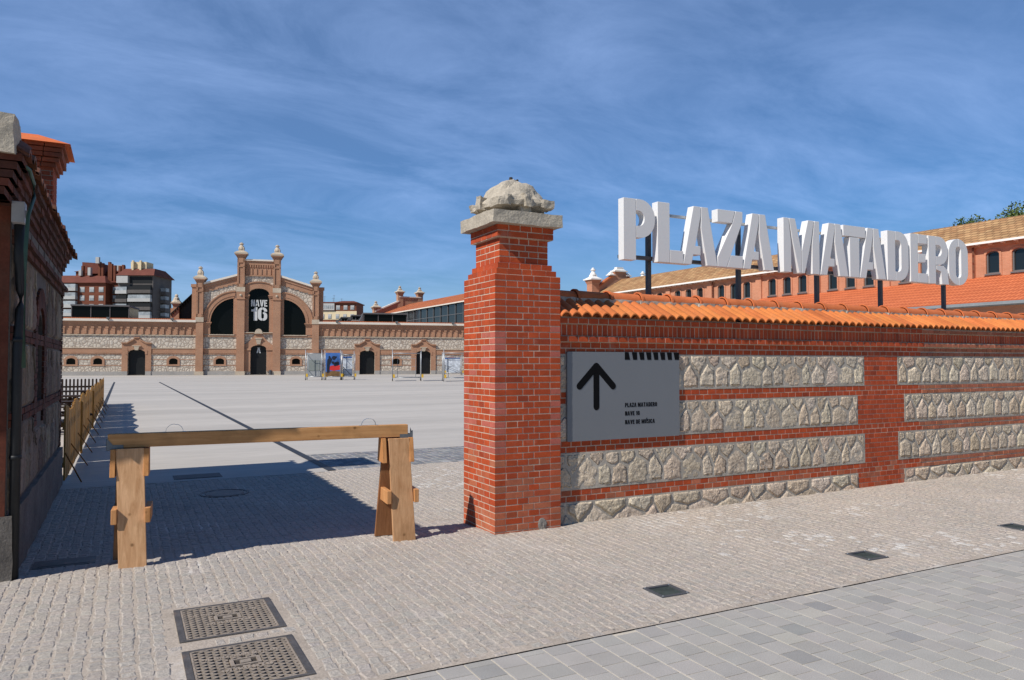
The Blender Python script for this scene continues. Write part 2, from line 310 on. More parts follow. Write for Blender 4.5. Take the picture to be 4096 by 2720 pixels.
def glyph(ch, gap=0.0):
    t, g = T_, gap
    if ch == 'P': return .62, [[(0,0),(t-g,0),(t-g,1),(0,1)], bowl(t, .62, .37, 1, .21, .19)]
    if ch == 'L': return .54, [[(0,0),(t,0),(t,1),(0,1)], [(t+g,0),(.54,0),(.54,.215),(t+g,.215)]]
    if ch == 'A': return .75, [[(0,0),(.175,0),(.215,.17),(.375,.17),(.375,.32),(.26,.32),(.385,.86),(.39-g,1),(.225,1)], [(.39,1),(.54,1),(.75,0),(.52,0),(.375+g,.64),(.385+g,.86)]]
    if ch == 'Z': return .58, [[(0,1),(.42-g,1),(.345-g,.78),(0,.78)], [(.42,1),(.58,1),(.58,.83),(.2,0),(0,0),(0,.17),(.345,.78)], [(.2+g,0),(.58,0),(.58,.215),(.29+g,.215)]]
    if ch == 'M': return .94, [[(0,0),(.205-g,0),(.205-g,.55),(.135,1),(0,1)], [(.135+g,1),(.30,1),(.47-g,.42),(.47-g,0),(.40,0),(.225,.62)], [(.47,0),(.47,.42),(.64,1),(.795,1),(.72,.62),(.545,0)], [(.735+g,0),(.94,0),(.94,1),(.80+g,1),(.735+g,.55)]]
    if ch == 'T': return .64, [[(0,.79),(.64,.79),(.64,1),(0,1)], [(.185,0),(.455,0),(.455,.79-g),(.185,.79-g)]]
    if ch == 'D': return .66, [[(0,0),(t-g,0),(t-g,1),(0,1)], bowl(t, .66, 0, 1, .23, .18)]
    if ch == 'E': return .56, [[(0,0),(t-g,0),(t-g,1),(0,1)], [(t,1),(.54,1),(.54,.81),(t,.81)], [(t,.60),(.49,.60),(.49,.42),(t,.42)], [(t,.19),(.56,.19),(.56,0),(t,0)]]
    if ch == 'R': return .68, [[(0,0),(t-g,0),(t-g,1),(0,1)], bowl(t, .66, .40, 1, .21, .18), [(t+.02,.39),(.5,.39),(.64,.30),(.68,0),(.45,0),(.42,.26),(t+.02,.30)]]
    if ch in 'OU':
        if ch == 'O':
            o = arc(.33,.70,.33,.30,90,180)+arc(.33,.30,.33,.30,180,270); i = arc(.33,.75,.085,.085,90,180)+arc(.33,.25,.085,.085,180,270)
            Lh = [(x-g/2, y) for x, y in o + i[::-1]]; return .66, [Lh, [(.66-x, y) for x, y in Lh]]
        return .64, [[(0,1),(0,.3)]+arc(.32,.28,.32,.28,180,360)+[(.64,.3),(.64,1),(.40,1),(.40,.26)]+arc(.32,.26,.08,.08,0,-180)+[(.24,.26),(.24,1)]]
    if ch == 'N': return .68, [[(0,0),(.22,0),(.22,1),(0,1)], [(.22+g,1),(.30,1),(.46-g,.45),(.46-g,0),(.38,0),(.22+g,.56)], [(.46,0),(.68,0),(.68,1),(.46,1)]]
    if ch == 'V': return .72, [[(0,1),(.25,1),(.36-g,.33),(.36-g,0),(.22,0)], [(.36,.33),(.47,1),(.72,1),(.50,0),(.36,0)]]
    if ch == 'I': return .25, [[(0,0),(.25,0),(.25,1),(0,1)]]
    if ch == 'S': return .60, [stroke([(.49,.72),(.48,.82),(.40,.89),(.2,.89),(.12,.82),(.12,.66),(.2,.58),(.40,.44),(.48,.34),(.48,.18),(.40,.11),(.2,.11),(.12,.18),(.11,.28)], .23)]
    if ch == 'C': return .62, [stroke([(.50,.66),(.50,.78),(.42,.885),(.2,.885),(.12,.78),(.12,.22),(.2,.115),(.42,.115),(.50,.22),(.50,.36)], .235)]
    if ch == '1': return .45, [[(.18,0),(.45,0),(.45,1),(.27,1),(.18,.84),(0,.82),(0,.68),(.18,.68)]]
    if ch == '6':
        Lh = arc(.34,.68,.34,.32,90,180)+arc(.34,.28,.34,.28,180,270)+[(.34,.17)]+arc(.34,.25,.085,.085,270,180)+[(.255,.75)]+arc(.34,.76,.085,.08,180,90)
        Lh = [(x-g/2, y) for x, y in Lh]
        up = [(.34+g/2,1)]+arc(.34,.72,.33,.28,90,0)+[(.67,.68),(.44,.68)]+arc(.34,.76,.09,.08,0,90)
        lo = [(.34+g/2,.62)]+[(.42,.64)]+arc(.42,.38,.26,.26,80,0)+arc(.40,.28,.28,.28,0,-90)+[(.34+g/2,0),(.34+g/2,.17)]+arc(.36,.25,.075,.075,270,360)+[(.435,.42)]+arc(.36,.44,.075,.075,0,90)
        return .68, [Lh, up, lo]
    return .3, []
def text(mb, s, x0, z0, h, w, y0, y1, gap=0.0, sp=.09, M_=lambda a, y, b: (a, y, b)):
    tot = sum((glyph(c)[0] if c != ' ' else .22) + sp for c in s) - sp; k = w/tot; x = x0
    for c in s:
        if c == ' ': x += (.22+sp)*k; continue
        gw, ps = glyph(c, gap)
        for p in ps: mb.plate([[(x+a*k, z0+b*h) for a, b in p]], y0, y1, M_)
        x += (gw+sp)*k

# ------------------------------------------------------------------ ground
def zf(x, y):
    d = -.04*min(max((y-.2)/.8, 0), 1)
    if x > .6 and y < .4: d += .0055*(x-.6)*min(max((y+2.65)/2.7, 0), 1)
    return d
def struct(name, mb, m, **k): return tag(mb.build(name, m, **k), kind='structure')
b = MB(); b.face([(-900, -400, -.12), (900, -400, -.12), (900, 1400, -.12), (-900, 1400, -.12)]); struct('ground', b, M['ground'])
b = MB(); b.face([(-60, 7.36, -.04), (90, 7.36, -.04), (90, 115, -.04), (-60, 115, -.04)]); b.face([(-60, 5.12, -.04), (-.33, 5.12, -.04), (-.33, 7.36, -.04), (-60, 7.36, -.04)]); struct('plaza_concrete', b, M['concrete'])
HOLES = [(-2.87, -2.22, -1.64, -.96), (-2.87, -2.22, -2.44, -1.76), (.19, .44, -2.27, -2.01), (2.33, 2.58, -2.29, -2.03), (4.62, 4.87, -2.25, -1.99)]
HOLES2 = [(-2.05, -1.65, 4.35, 4.75), (-3.75, -3.2, .72, 1.05)]
def inhole(x, y, H, e=.02): return any(a-e < x < c_+e and d-e < y < f+e for a, c_, d, f in H)
class Pave:
    def __init__(s): s.V = []; s.C = []; s.F = []; s.n = 0
    def sett(s, x0, x1, y0, y1, z, col, ch, dep, r, slp=.002, wob=.004):
        w = lambda a: a + r.uniform(-wob, wob)
        bt = [(x0, y0), (x1, y0), (x1, y1), (x0, y1)]; bt = [(w(a), w(b)) for a, b in bt]
        cx, cy = (x0+x1)/2, (y0+y1)/2; tx, ty = r.uniform(-slp, slp), r.uniform(-slp, slp)
        for a, b in bt: s.V.append((a, b, z-dep))
        for a, b in bt: s.V.append((a, b, z-ch*.7+tx*(1 if a > cx else -1)))
        for a, b in bt: s.V.append((a+(ch if a < cx else -ch), b+(ch if b < cy else -ch), z+tx*(1 if a > cx else -1)+ty*(1 if b > cy else -1)))
        s.C += [col]*12; n = s.n; s.n += 12
        for k in range(4):
            j = (k+1) % 4; s.F.append((n+k, n+j, n+4+j, n+4+k)); s.F.append((n+4+k, n+4+j, n+8+j, n+8+k))
        s.F.append((n+8, n+9, n+10, n+11))
    def build(s, name, m):
        b = MB(); b.v = s.V; b.f = s.F; b.c = s.C; return struct(name, b, m, fix=False)
def sheet(mb, x0, x1, y0, y1, dz, st=.25, holes=()):
    xs = {x0, x1} | {h[0] for h in holes} | {h[1] for h in holes}; ys = {y0, y1} | {h[2] for h in holes} | {h[3] for h in holes}
    xs |= {x0+st*k for k in range(int((x1-x0)/st)+1)}; ys |= {y0+st*k for k in range(int((y1-y0)/st)+1)}
    xs, ys = sorted(xs), sorted(ys); ids = {(i, j): mb.p(x, y, zf(x, y)+dz) for i, x in enumerate(xs) for j, y in enumerate(ys)}
    for j in range(len(ys)-1):
        for i in range(len(xs)-1):
            if not inhole((xs[i]+xs[i+1])/2, (ys[j]+ys[j+1])/2, holes, 0): mb.f.append([ids[i, j], ids[i+1, j], ids[i+1, j+1], ids[i, j+1]])
r = random.Random(3)
P = Pave(); Pd = Pave()
def paves(x0, x1, y0, y1, dark=False, px=.082, py=.078):
    x = x0
    while x < x1:
        wx = px*r.uniform(.93, 1.07); y = y0 - r.uniform(0, py); drift = r.uniform(-.004, .004)
        while y < y1:
            ly = py*r.uniform(.72, 1.35); cx, cy = x+wx/2, y+ly/2
            if y > y0-.02 and y+ly < y1+.05 and not inhole(cx, cy, HOLES, .03) and not (-.02 < cx < .75 and -.02 < cy < .75) and not (cx > .7 and .05 < cy < .80):
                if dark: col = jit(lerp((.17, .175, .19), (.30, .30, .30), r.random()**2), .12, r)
                else:
                    t = r.random(); a = (.415, .38, .34); bb = (.45, .385, .325); g = (.36, .34, .318)
                    col = jit(lerp(lerp(a, bb, min(1, max(0, (cx+2.5)/5)) * .5 + .3*r.random()), g, t*t*.5), .045, r)
                lime = 0 if dark or cx < -.6 else max(0, min(1, (_noi.noise((cx*.55, cy*1.1, 4.0))+.35*_noi.noise((cx*3, cy*3, 9.0))-.02)*5))*min(1, (cx+.6)/2); gx = .0038+.0035*lime; gy = .0025+.004*lime*r.random()
                if lime > .5 and r.random() < .22: col = lerp(col, (.60, .58, .55), r.uniform(.3, .8))
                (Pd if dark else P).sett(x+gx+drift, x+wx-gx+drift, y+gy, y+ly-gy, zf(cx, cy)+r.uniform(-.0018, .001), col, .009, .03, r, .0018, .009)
            y += ly
        x += wx
paves(-4.05, .0, -2.63, 5.12); paves(0, 3.4, -2.63, 5.25); paves(3.4, 9.9, -2.63, .06); paves(-5.4, -4.05, -2.63, .36)
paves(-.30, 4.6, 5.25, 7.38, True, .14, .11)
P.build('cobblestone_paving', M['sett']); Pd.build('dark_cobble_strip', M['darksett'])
b = MB(); sheet(b, -9, 14, -2.65, 7.5, -.0042, .25, [(a+.02, c_-.02, d+.02, e-.02) for a, c_, d, e in HOLES]); struct('joint_sand', b, M['sand'])
b = MB(); b.box(-9, 14, -2.668, -2.652, -.05, -.012); struct('kerb_joint', b, M['slot'], fix=False)
Q = Pave(); row = 0; y = -6.4; xx = -4.6
while xx < 10.2:
    wx = .163; y = -6.6 + (.08 if row % 2 else 0) + r.uniform(-.012, .012)
    while y < -2.675:
        ly = .158*r.uniform(.97, 1.03); y1 = min(y+ly, -2.67)
        if y1-y > .04:
            t = r.random(); col = jit(lerp((.385, .365, .335), (.335, .322, .30), t) if t < .86 else lerp((.28, .275, .265), (.43, .405, .355), r.random()), .04, r)
            Q.sett(xx+.004, xx+wx-.004, y+.003, y1-.003, r.uniform(-.0006, .0006), col, .002, .03, r, .0004, .001)
        y += ly
    xx += wx; row += 1
Q.build('slab_pavement', M['slab'])
b = MB(); b.face([(-9, -8, -.0035), (14, -8, -.0035), (14, -2.67, -.0035), (-9, -2.67, -.0035)]); struct('slab_joint', b, M['slabjoint'])
b = MB(); b.face([(-.53, 64, -.034), (-.40, 64, -.034), (-.20, 5.2, -.034), (-.335, 5.2, -.034)]); struct('drain_channel', b, M['slot'])
b = MB(); b.face([(-3.93, 66, -.034), (-3.80, 66, -.034), (-3.76, 26, -.034), (-3.89, 26, -.034)]); struct('drain_channel', b, M['slot'])
b = MB(); b.face([(-.5, 63.7, -.030), (30, 63.7, -.030), (30, 63.78, -.030), (-.5, 63.78, -.030)]); struct('expansion_joint', b, M['slot'])

# manhole covers, light boxes
def manhole(name, label, x0, x1, y0, y1, z, group, det=True):
    t = thing(name, label, 'manhole cover', ((x0+x1)/2, (y0+y1)/2, z), 0, group); w, d = (x1-x0)/2, (y1-y0)/2
    f = MB(); e = .038
    for q in ((-w, w, -d, -d+e*.6), (-w, w, d-e*.6, d), (-w, -w+e, -d+e*.6, d-e*.6), (w-e, w, -d+e*.6, d-e*.6)): f.box(*q, -.03, .003)
    f.build('frame', M['iron'], t, bevel=.002)
    p = MB(); p.box(-w+e, w-e, -d+e*.6, d-e*.6, -.03, -.008); p.build('cover_plate', M['irondark'], t)
    g = MB(); iw, idp = w-e-.008, d-e*.6-.008; st = .042; sl = .55
    def clipseg(c, s_):
        pts = []
        for k in range(0, 201):
            x = -iw + 2*iw*k/200; yy = s_*sl*x + c
            if -idp <= yy <= idp and not (abs(x) < .085 and abs(yy-.03) < .06): pts.append((x, yy))
            elif pts: yield pts; pts = []
        if pts: yield pts
    for k in range(-22, 23):
        for s_ in (1, -1):
            for pts in clipseg(k*st, s_):
                if len(pts) > 3:
                    a, c = pts[0], pts[-1]; ww = .0043
                    g.plate([stroke([a, c], ww*2)], -.008, .001 if s_ > 0 else .0004, lambda a, y, b: (a, b, y))
    for q in ((-iw-.006, iw+.006, -idp-.006, -idp+.004), (-iw-.006, iw+.006, idp-.004, idp+.006), (-iw-.006, -iw+.004, -idp, idp), (iw-.004, iw+.006, -idp, idp)): g.box(*q, -.008, .0016)
    g.build('diamond_grid', M['ironlight'], t, fix=False)
    e_ = MB(); e_.plate([[(-.08, -.02), (.08, -.02), (.08, .08), (-.08, .08)], [(-.06, -.005), (.06, -.005), (.06, .065), (-.06, .065)]], -.008, .002, lambda a, y, b: (a, b, y))
    e_.plate([[(-.028, .008), (.028, .008), (.028, .052), (-.028, .052)]], -.008, .0022, lambda a, y, b: (a, b, y)); e_.build('emblem', M['ironlight'], t)
    l = MB(); MM = lambda a, y, b: (a, b, y)
    text(l, 'AYUNTAMIENTO DE', -.2, .115, .035, .4, -.006, .0024, 0, .1, MM); l.build('raised_lettering', M['ironlight'], t); l = MB()
    text(l, 'MADRID', -.13, -.085, .038, .26, -.006, .0024, 0, .25, MM); l.build('raised_lettering', M['ironlight'], t)
    return t
manhole('manhole_cover', 'cast iron manhole cover with diamond grid, the farther of the pair behind the barrier front', -2.85, -2.24, -1.62, -.98, 0, 'iron covers with diamond grid')['label'] = 'rectangular iron manhole cover with worn diamond grid, the one nearer the wooden barrier'
manhole('manhole_cover', 'rectangular iron manhole cover with diamond grid, cut by the bottom edge of the photo', -2.85, -2.24, -2.42, -1.78, 0, 'iron covers with diamond grid')
def cover(name, label, x0, x1, y0, y1, z, rnd=False, mt='iron'):
    b = MB()
    if rnd:
        n = 32; b.lathe([(.30, -.03), (.30, .004), (.27, .004), (.265, -.004), (.24, -.004), (.235, .003), (0.01, .003)], 0, 0, 40)
    else:
        w, d = (x1-x0)/2, (y1-y0)/2; b.box(-w, w, -d, d, -.03, .003); b.box(-w+.04, w-.04, -d+.04, d-.04, .003, .006)
    o = b.build(name, M[mt], None); o.location = ((x0+x1)/2, (y0+y1)/2, z); return tag(o, label, 'manhole cover')
cover('round_manhole_cover', 'round iron manhole cover lying in the building shadow under the barrier', -2.24, -1.74, 3.58, 4.08, -.038, True)
cover('inspection_cover', 'thin rectangular dark cover in the shadow beyond the round manhole', -2.5, -1.85, 5.3, 5.75, -.040, mt='slot')
cover('drain_grate', 'dark iron grate in the shade beside the left gatehouse plinth', -3.8, -3.35, .72, .98, -.027)
def lightbox(x0, y0, label):
    t = thing('ground_light', label, 'floor light', (x0+.12, y0+.12, zf(x0+.1, y0+.1)), rad(-2), 'square lights sunk in the cobbles')
    f = MB(); 
    for q in ((-.12, .12, -.12, -.092), (-.12, .12, .092, .12), (-.12, -.092, -.092, .092), (.092, .12, -.092, .092)): f.box(*q, -.03, .004)
    f.build('steel_frame', M['post'], t, bevel=.002)
    
    for a in (-.106, .106):
        for c in (-.106, .106): s_ = MB(); s_.lathe([(.007, .004), (.006, .008)], a, c, 8); s_.build('screw', M['galv'], t)
    g = MB(); g.box(-.092, .092, -.092, .092, -.10, -.07); g.build('housing', M['irondark'], t)
    g = MB(); g.box(-.092, .092, -.092, .092, -.012, -.006); g.build('glass_pane', M['lens'], t)
lightbox(.20, -2.26, 'square sunken floor light nearest the camera, in front of the sign')
lightbox(2.34, -2.28, 'square sunken floor light midway along the cobbles, in front of the stone panels')
lightbox(4.63, -2.24, 'square sunken floor light at the right edge of the photo')

# ------------------------------------------------------------------ gate pillar
def brickcol(z=1.0, edge=False, r=R):
    t = r.random(); c = lerp((.455, .072, .019), (.37, .058, .018), t)
    if r.random() < .03: c = (.30, .048, .017)
    if edge and .75 < z < 1.95 and r.random() < .6: c = (.44, .115, .08)
    if z < .75 and r.random() < 1.05*(1-z/.85): c = lerp(c, (.42, .19, .11), r.uniform(.1, .55))
    return jit(c, .09, r)
HH = .0622
def course(mb, x0, x1, y0, y1, z, odd, d=.115, jo=.0098, hd=.122):
    """one course of a square brick ring"""
    def run(a0, a1, stag):
        L = a1-a0; n = max(1, round(L/hd)); 
        if stag: cuts = [0, 1.5] + [1.5+k for k in range(1, n-2)] + [n] if n > 3 else [0, n*.55, n]
        else: cuts = list(range(n+1))
        return [a0+L*c_/n for c_ in cuts]
    pr = .004
    def put(X0, X1, Y0, Y1, e): mb.box(X0, X1, Y0, Y1, z+jo/2, z+HH-jo/2, brickcol(z, e))
    A = (x0, x1, y0, y0+d), (x0, x1, y1-d, y1)
    for k, (a, b_, c_, e_) in enumerate(A):
        full = odd
        lo, hi = (a, b_) if full else (a+d+jo*.5, b_-d-jo*.5)
        q = run(lo, hi, False) if full else run(lo, hi, True)
        for i in range(len(q)-1): 
            jw = R.uniform(-.0012, .0012)
            put(q[i]+(jo/2 if i else 0), q[i+1]-(jo/2 if i < len(q)-2 else 0), c_+jw, e_+jw, full and i == 0)
    for (a, b_) in ((x0, x0+d), (x1-d, x1)):
        full = not odd; lo, hi = (y0, y1) if full else (y0+d+jo*.5, y1-d-jo*.5)
        q = run(lo, hi, not full)
        for i in range(len(q)-1):
            jw = R.uniform(-.0012, .0012)
            put(a+jw, b_+jw, q[i]+(jo/2 if i else 0), q[i+1]-(jo/2 if i < len(q)-2 else 0), i in (0, len(q)-2))
gp = thing('gate_pillar', 'tall red brick gate pillar with a weathered stone cap beside the sign', 'pillar')
b = MB(); z = -.05; k = 0; PW = .735
n_full = 41
for k in range(n_full): course(b, 0, PW, 0, PW, -.05+k*HH, k % 2)
zt = -.05+n_full*HH
for j in range(3):
    i_ = .031*(j+1); course(b, i_, PW-i_, i_, PW-i_, zt+j*HH, j % 2)
i_ = .093; zz = zt+3*HH - HH*0
for j in range(3): course(b, i_, PW-i_, i_, PW-i_, zz+j*HH, (j+1) % 2)
zz += 3*HH
for j in range(2): course(b, i_-.042, PW-i_+.042, i_-.042, PW-i_+.042, zz+j*HH*1.0, j % 2)
ztop = zz+2*HH
b.build('brick_shaft', M['brick'], gp, bevel=.0014)
b = MB(); e = .0028; b.box(e, PW-e, e, PW-e, -.05, zt); b.box(.0955, PW-.0955, .0955, PW-.0955, zt, zz); b.box(.055, PW-.055, .055, PW-.055, zz, ztop)
b.box(.035, PW-.035, .035, PW-.035, zt, zt+.058); b.box(.066, PW-.066, .066, PW-.066, zt, zt+.118)
b.build('mortar_joints', M['mortar'], gp)
def rough(mb, am, r=random.Random(5), fr=9):
    from mathutils import noise
    mb.v = [tuple(Vector(q)+am*Vector(noise.noise_vector(Vector(q)*fr))) for q in mb.v]
def gridbox(mb, x0, x1, y0, y1, z0, z1, n=10, nz=3):
    def quad(f):
        ids = {}
        for j in range(f[1]+1):
            for i in range(f[0]+1): ids[i, j] = mb.p(*f[2](i/f[0], j/f[1]))
        for j in range(f[1]):
            for i in range(f[0]): mb.f.append([ids[i, j], ids[i+1, j], ids[i+1, j+1], ids[i, j+1]])
    X = lambda t: x0+(x1-x0)*t; Y = lambda t: y0+(y1-y0)*t; Z = lambda t: z0+(z1-z0)*t
    for f in ((n, nz, lambda u, v: (X(u), y0, Z(v))), (n, nz, lambda u, v: (X(1-u), y1, Z(v))), (n, nz, lambda u, v: (x0, Y(1-u), Z(v))), (n, nz, lambda u, v: (x1, Y(u), Z(v))),
              (n, n, lambda u, v: (X(u), Y(v), z1)), (n, n, lambda u, v: (X(u), Y(1-v), z0))): quad(f)
b = MB(); gridbox(b, -.035, PW+.01, -.03, PW+.02, ztop, ztop+.125, 16, 4); rough(b, .009)
b.build('cap_slab', M['capstone'], gp, bevel=0)
b = MB(); zc = ztop+.11
def blob(prof, n=44):
    rings = []
    for rr, zq in prof:
        ring = []
        for k in range(n):
            a = 2*math.pi*k/n; sq = 1/max(abs(math.cos(a)), abs(math.sin(a)))**.45
            ring.append(b.p(PW/2+rr*sq*math.cos(a), PW/2+rr*sq*math.sin(a), zc+zq))
        rings.append(ring)
    for A, B_ in zip(rings, rings[1:]):
        for k in range(n): b.f.append([A[k], A[(k+1) % n], B_[(k+1) % n], B_[k]])
    b.f.append(rings[-1])
blob([(.20, 0), (.19, .03), (.195, .06), (.27, .085), (.335, .10), (.345, .13), (.325, .165), (.30, .185), (.285, .21), (.262, .25), (.232, .29), (.195, .33), (.15, .365), (.10, .395), (.05, .41), (.012, .413)])
for sx, sy in ((1, 0), (-1, 0), (0, 1), (0, -1)):
    cx, cy = PW/2+sx*.30, PW/2+sy*.30
    gridbox(b, cx-.045-abs(sx)*.03, cx+.045+abs(sx)*.03, cy-.045-abs(sy)*.03, cy+.045+abs(sy)*.03, zc+.08, zc+.20, 4, 4); gridbox(b, cx-sx*.06-.06, cx-sx*.06+.06, cy-sy*.06-.06, cy-sy*.06+.06, zc-.01, zc+.1, 3, 3)
for sx in (-1, 1):
    for sy in (-1, 1):
        cx, cy = PW/2+sx*.245, PW/2+sy*.245; gridbox(b, cx-.075, cx+.075, cy-.075, cy+.075, zc+.085, zc+.165, 4, 3)
rough(b, .030, fr=6.5); rough(b, .016, fr=17)
b.build('stone_finial', M['capstone'], gp, smooth=False)
b = MB(); b.tube([(PW/2-.03, PW/2-.05, zc+.39), (PW/2-.03, PW/2-.05, zc+.432)], [.022, .018], 8); b.tube([(PW/2+.03, PW/2, zc+.40), (PW/2+.075, PW/2-.01, zc+.425)], [.014, .012], 6); b.build('iron_stub', M['irondark'], gp)
b = MB(); b.lathe([(.052, 0), (.048, .004), (.02, .006)], 0, 0, 14); rough(b, .008, fr=30); b.v = [(.52+x, -.001-z, .045+y*1.15) for x, y, z in b.v]; b.build('cement_patch', M['patch'], gp)

# ------------------------------------------------------------------ boundary wall
WY = .078; WX0, WX1 = PW-.01, 12.0
bw = thing('boundary_wall', 'long wall of pale stone panels and red brick bands under orange tiles', 'wall')
b = MB()
def brun(x0, x1, z, n=1, y=WY, hd=.122, jo=.0095, h=HH, stag=0, wob=.0012, colf=None):
    for q in range(n):
        x = x0 + (0 if (q+stag) % 2 == 0 else -hd/2)
        while x < x1-.005:
            a, c_ = max(x, x0), min(x+hd, x1)
            old = x > 6.5
            if c_-a > .02:
                w = wob; col = brickcol(1.2 if z > .4 else .4)
                if old: col = lerp(col, jit((.36, .14, .08), .2), .75)
                if colf: col = colf(col)
                hh = HH*.86 if old else h
                b.box(a+jo/2, c_-jo/2, y+R.uniform(-w, w)-(R.uniform(.001, .008) if old else 0), y+.1, z+q*h+jo/2+R.uniform(-w, w)*.5, z+q*h+hh-jo/2, col)
            x += hd
LV = [(.213, .338), (.714, .839), (1.215, 1.340)]
ROWS = [(-.05, .213), (.338, .714), (.839, 1.215), (1.34, 1.725)]
PIL = [(5.265, 6.195), (5.40, 6.07), (5.27, 6.205), (5.405, 6.075)]
for z0, z1 in LV: brun(WX0, WX1, z0, 2)
for (z0, z1), (a, c_) in zip(ROWS, PIL):
    n = round((z1-z0)/HH); h = (z1-z0)/n
    for q in range(n): brun(a, c_, z0+q*h, 1, WY-.002, h=h, stag=q, wob=.001)
brun(WX0, WX1, 1.725, 2, WY); brun(WX0, WX1, 1.725+2*HH, 1, WY-.042, hd=.125)
zs = 1.725+3*HH; x = WX0
while x < WX1:
    b.box(x+.004, x+.0625-.004, WY-.016+R.uniform(-.002, .002), WY+.1, zs+.005, zs+.118, jit(brickcol(1.5), .1)); x += .0625
brun(WX0, WX1, zs+.124, 1, WY-.045, hd=.124)
b.build('brick_band', M['brick'], bw, bevel=.0014)
b = MB(); b.box(WX0, WX1, WY+.0025, .76, -.1, zs+.2); b.box(WX0, WX1, WY-.0395, WY+.02, 1.728+2*HH, 1.725+3*HH-.004); b.box(WX0, WX1, WY-.0135, WY+.02, zs, zs+.122); b.box(WX0, WX1, WY-.0425, WY+.02, zs+.125, zs+.182)
b.build('wall_core', M['mortar'], bw)
def stones(mb, x0, x1, z0, z1, y, w=.195, gap=.009, ins=.0095, r=R, upper=True, col=None, prot=.006, Tm=None):
    """interlocking house-shaped rubble: lower row with apexes, inverted upper row between them"""
    n = max(2, round((x1-x0)/w)); h = z1-z0
    X = [x0] + [x0+(x1-x0)*(k+r.uniform(-.26, .26))/n for k in range(1, n)] + [x1]
    sh = [z0+h*r.uniform(.36, .62) for _ in X]; ap = [(((X[k]+X[k+1])/2)+r.uniform(-.03, .03), z0+h*r.uniform(.68, .94)) for k in range(n)]
    polys = []
    for k in range(n): polys.append([(X[k], z0), (X[k+1], z0), (X[k+1], sh[k+1]), ap[k], (X[k], sh[k])])
    for k in range(-1, n):
        q = []
        L_ = ap[k] if k >= 0 else None; R_ = ap[k+1] if k+1 < n else None
        if L_: q += [(L_[0], z1), L_]
        else: q += [(x0, z1)]
        q += [(X[k+1], sh[k+1])]
        if R_: q += [R_, (R_[0], z1)]
        else: q += [(x1, z1)]
        polys.append(q)
    for q in polys:
        cx = sum(a for a, _ in q)/len(q); cz = sum(c_ for _, c_ in q)/len(q)
        m = []
        for k in range(len(q)):
            a, c_ = q[k], q[(k+1) % len(q)]
            L_ = math.hypot(c_[0]-a[0], c_[1]-a[1]); nn = max(1, int(L_/.02))
            m += [(a[0]+(c_[0]-a[0])*i/nn, a[1]+(c_[1]-a[1])*i/nn) for i in range(nn)]
        rad_ = sum(math.hypot(a-cx, c_-cz) for a, c_ in m)/len(m)
        if rad_ < .02: continue
        mb.col = col(r) if col else jit(lerp((.70, .60, .475), (.60, .48, .36), r.random()), .1, r)
        rings = []; k1 = 1-ins*.6/rad_; sd_ = r.uniform(0, 99); bl = r.uniform(.7, 1.3)
        for s_, dp in ((k1, .002), (k1-.012/rad_, -prot*.5), (k1-.028/rad_, -prot), (.76, -prot*1.1), (.64, -prot*1.15), (.52, -prot*1.25), (.40, -prot*1.25), (.28, -prot*1.25), (.15, -prot*1.3)):
            ring = []
            for a, c_ in m:
                X_, Z_ = cx+(a-cx)*s_, cz+(c_-cz)*s_
                n1 = _noi.noise_vector((X_*13, Z_*13, sd_)); n2 = _noi.noise((X_*46, Z_*46, sd_))
                on = 1 if dp < 0 else .4
                ring.append(mb.p(X_+n1[0]*.008*on, y+dp*bl+(n1[1]*.006+n2*.006 if dp < 0 else 0), Z_+n1[2]*.007*on))
            rings.append(ring)
        for A, B_ in zip(rings, rings[1:]):
            for k in range(len(m)): mb.f.append([A[k], A[(k+1) % len(m)], B_[(k+1) % len(m)], B_[k]])
        mb.f.append(rings[-1])
b = MB(); gm = MB()
for (z0, z1), (a, c_) in zip(ROWS, PIL):
    if z0 > 0:
        stones(b, WX0+.0, a-.012, z0+.006, z1-.006, WY, .232)
        stones(b, c_+.012, WX1, z0+.006, z1-.006, WY, .225, ins=.016, prot=.008)
    else:
        for (u, v_) in ((WX0, a-.012), (c_+.012, WX1)):
            stones(b, u, v_, -.17, z1-.006, WY, .36, ins=.010, prot=.012)
    gm.box(WX0, a-.003, WY-.003, WY+.05, z0, z1); gm.box(c_+.003, WX1, WY-.003, WY+.05, z0, z1)
b.build('stone_panel', M['stone'], bw, smooth=True); gm.build('pointing', M['greymortar'], bw)
# tile coping
b = MB(); pit = .2435; x = WX0
TY0, TZ0, TY1, TZ1 = -.03, 2.118, .34, 2.295
def tilecol(): return jit(lerp((.60, .195, .052), (.50, .14, .04), R.random()), .12)
for side in (0, 1):
    x = WX0+.012
    while x < WX1:
        col = tilecol(); b.col = col; o = R.uniform(-.006, .006); oz = R.uniform(-.003, .003); rows = []
        NS = 16
        for (t, up) in ((0, 0), (.5, 0), (1, 0)):
            rw = []
            for i in range(NS+1):
                u = i/NS; h = .028*abs(math.sin(2*math.pi*u))**.8 if u < .98 else 0
                h = .044*max(0, math.sin(2*math.pi*(u % .5)))**.8
                yy = TY0+(TY1-TY0)*t+(o if t == 0 else 0); zz2 = TZ0+(TZ1-TZ0)*t+h*.95+oz
                if side: yy = .84-yy
                rw.append((x+u*pit, yy, zz2))
            rows.append(rw)
        idt = [[b.p(*q) for q in rw] for rw in rows]; idb = [[b.p(q[0], q[1], q[2]-.014) for q in rw] for rw in rows]
        for A in (idt, idb):
            for j in range(2):
                for i in range(NS): b.f.append([A[j][i], A[j][i+1], A[j+1][i+1], A[j+1][i]])
        for i in range(NS): b.f.append([idt[0][i], idt[0][i+1], idb[0][i+1], idb[0][i]])
        for j in range(2): b.f.append([idt[j][0], idt[j+1][0], idb[j+1][0], idb[j][0]]); b.f.append([idt[j][NS], idt[j+1][NS], idb[j+1][NS], idb[j][NS]])
        x += pit
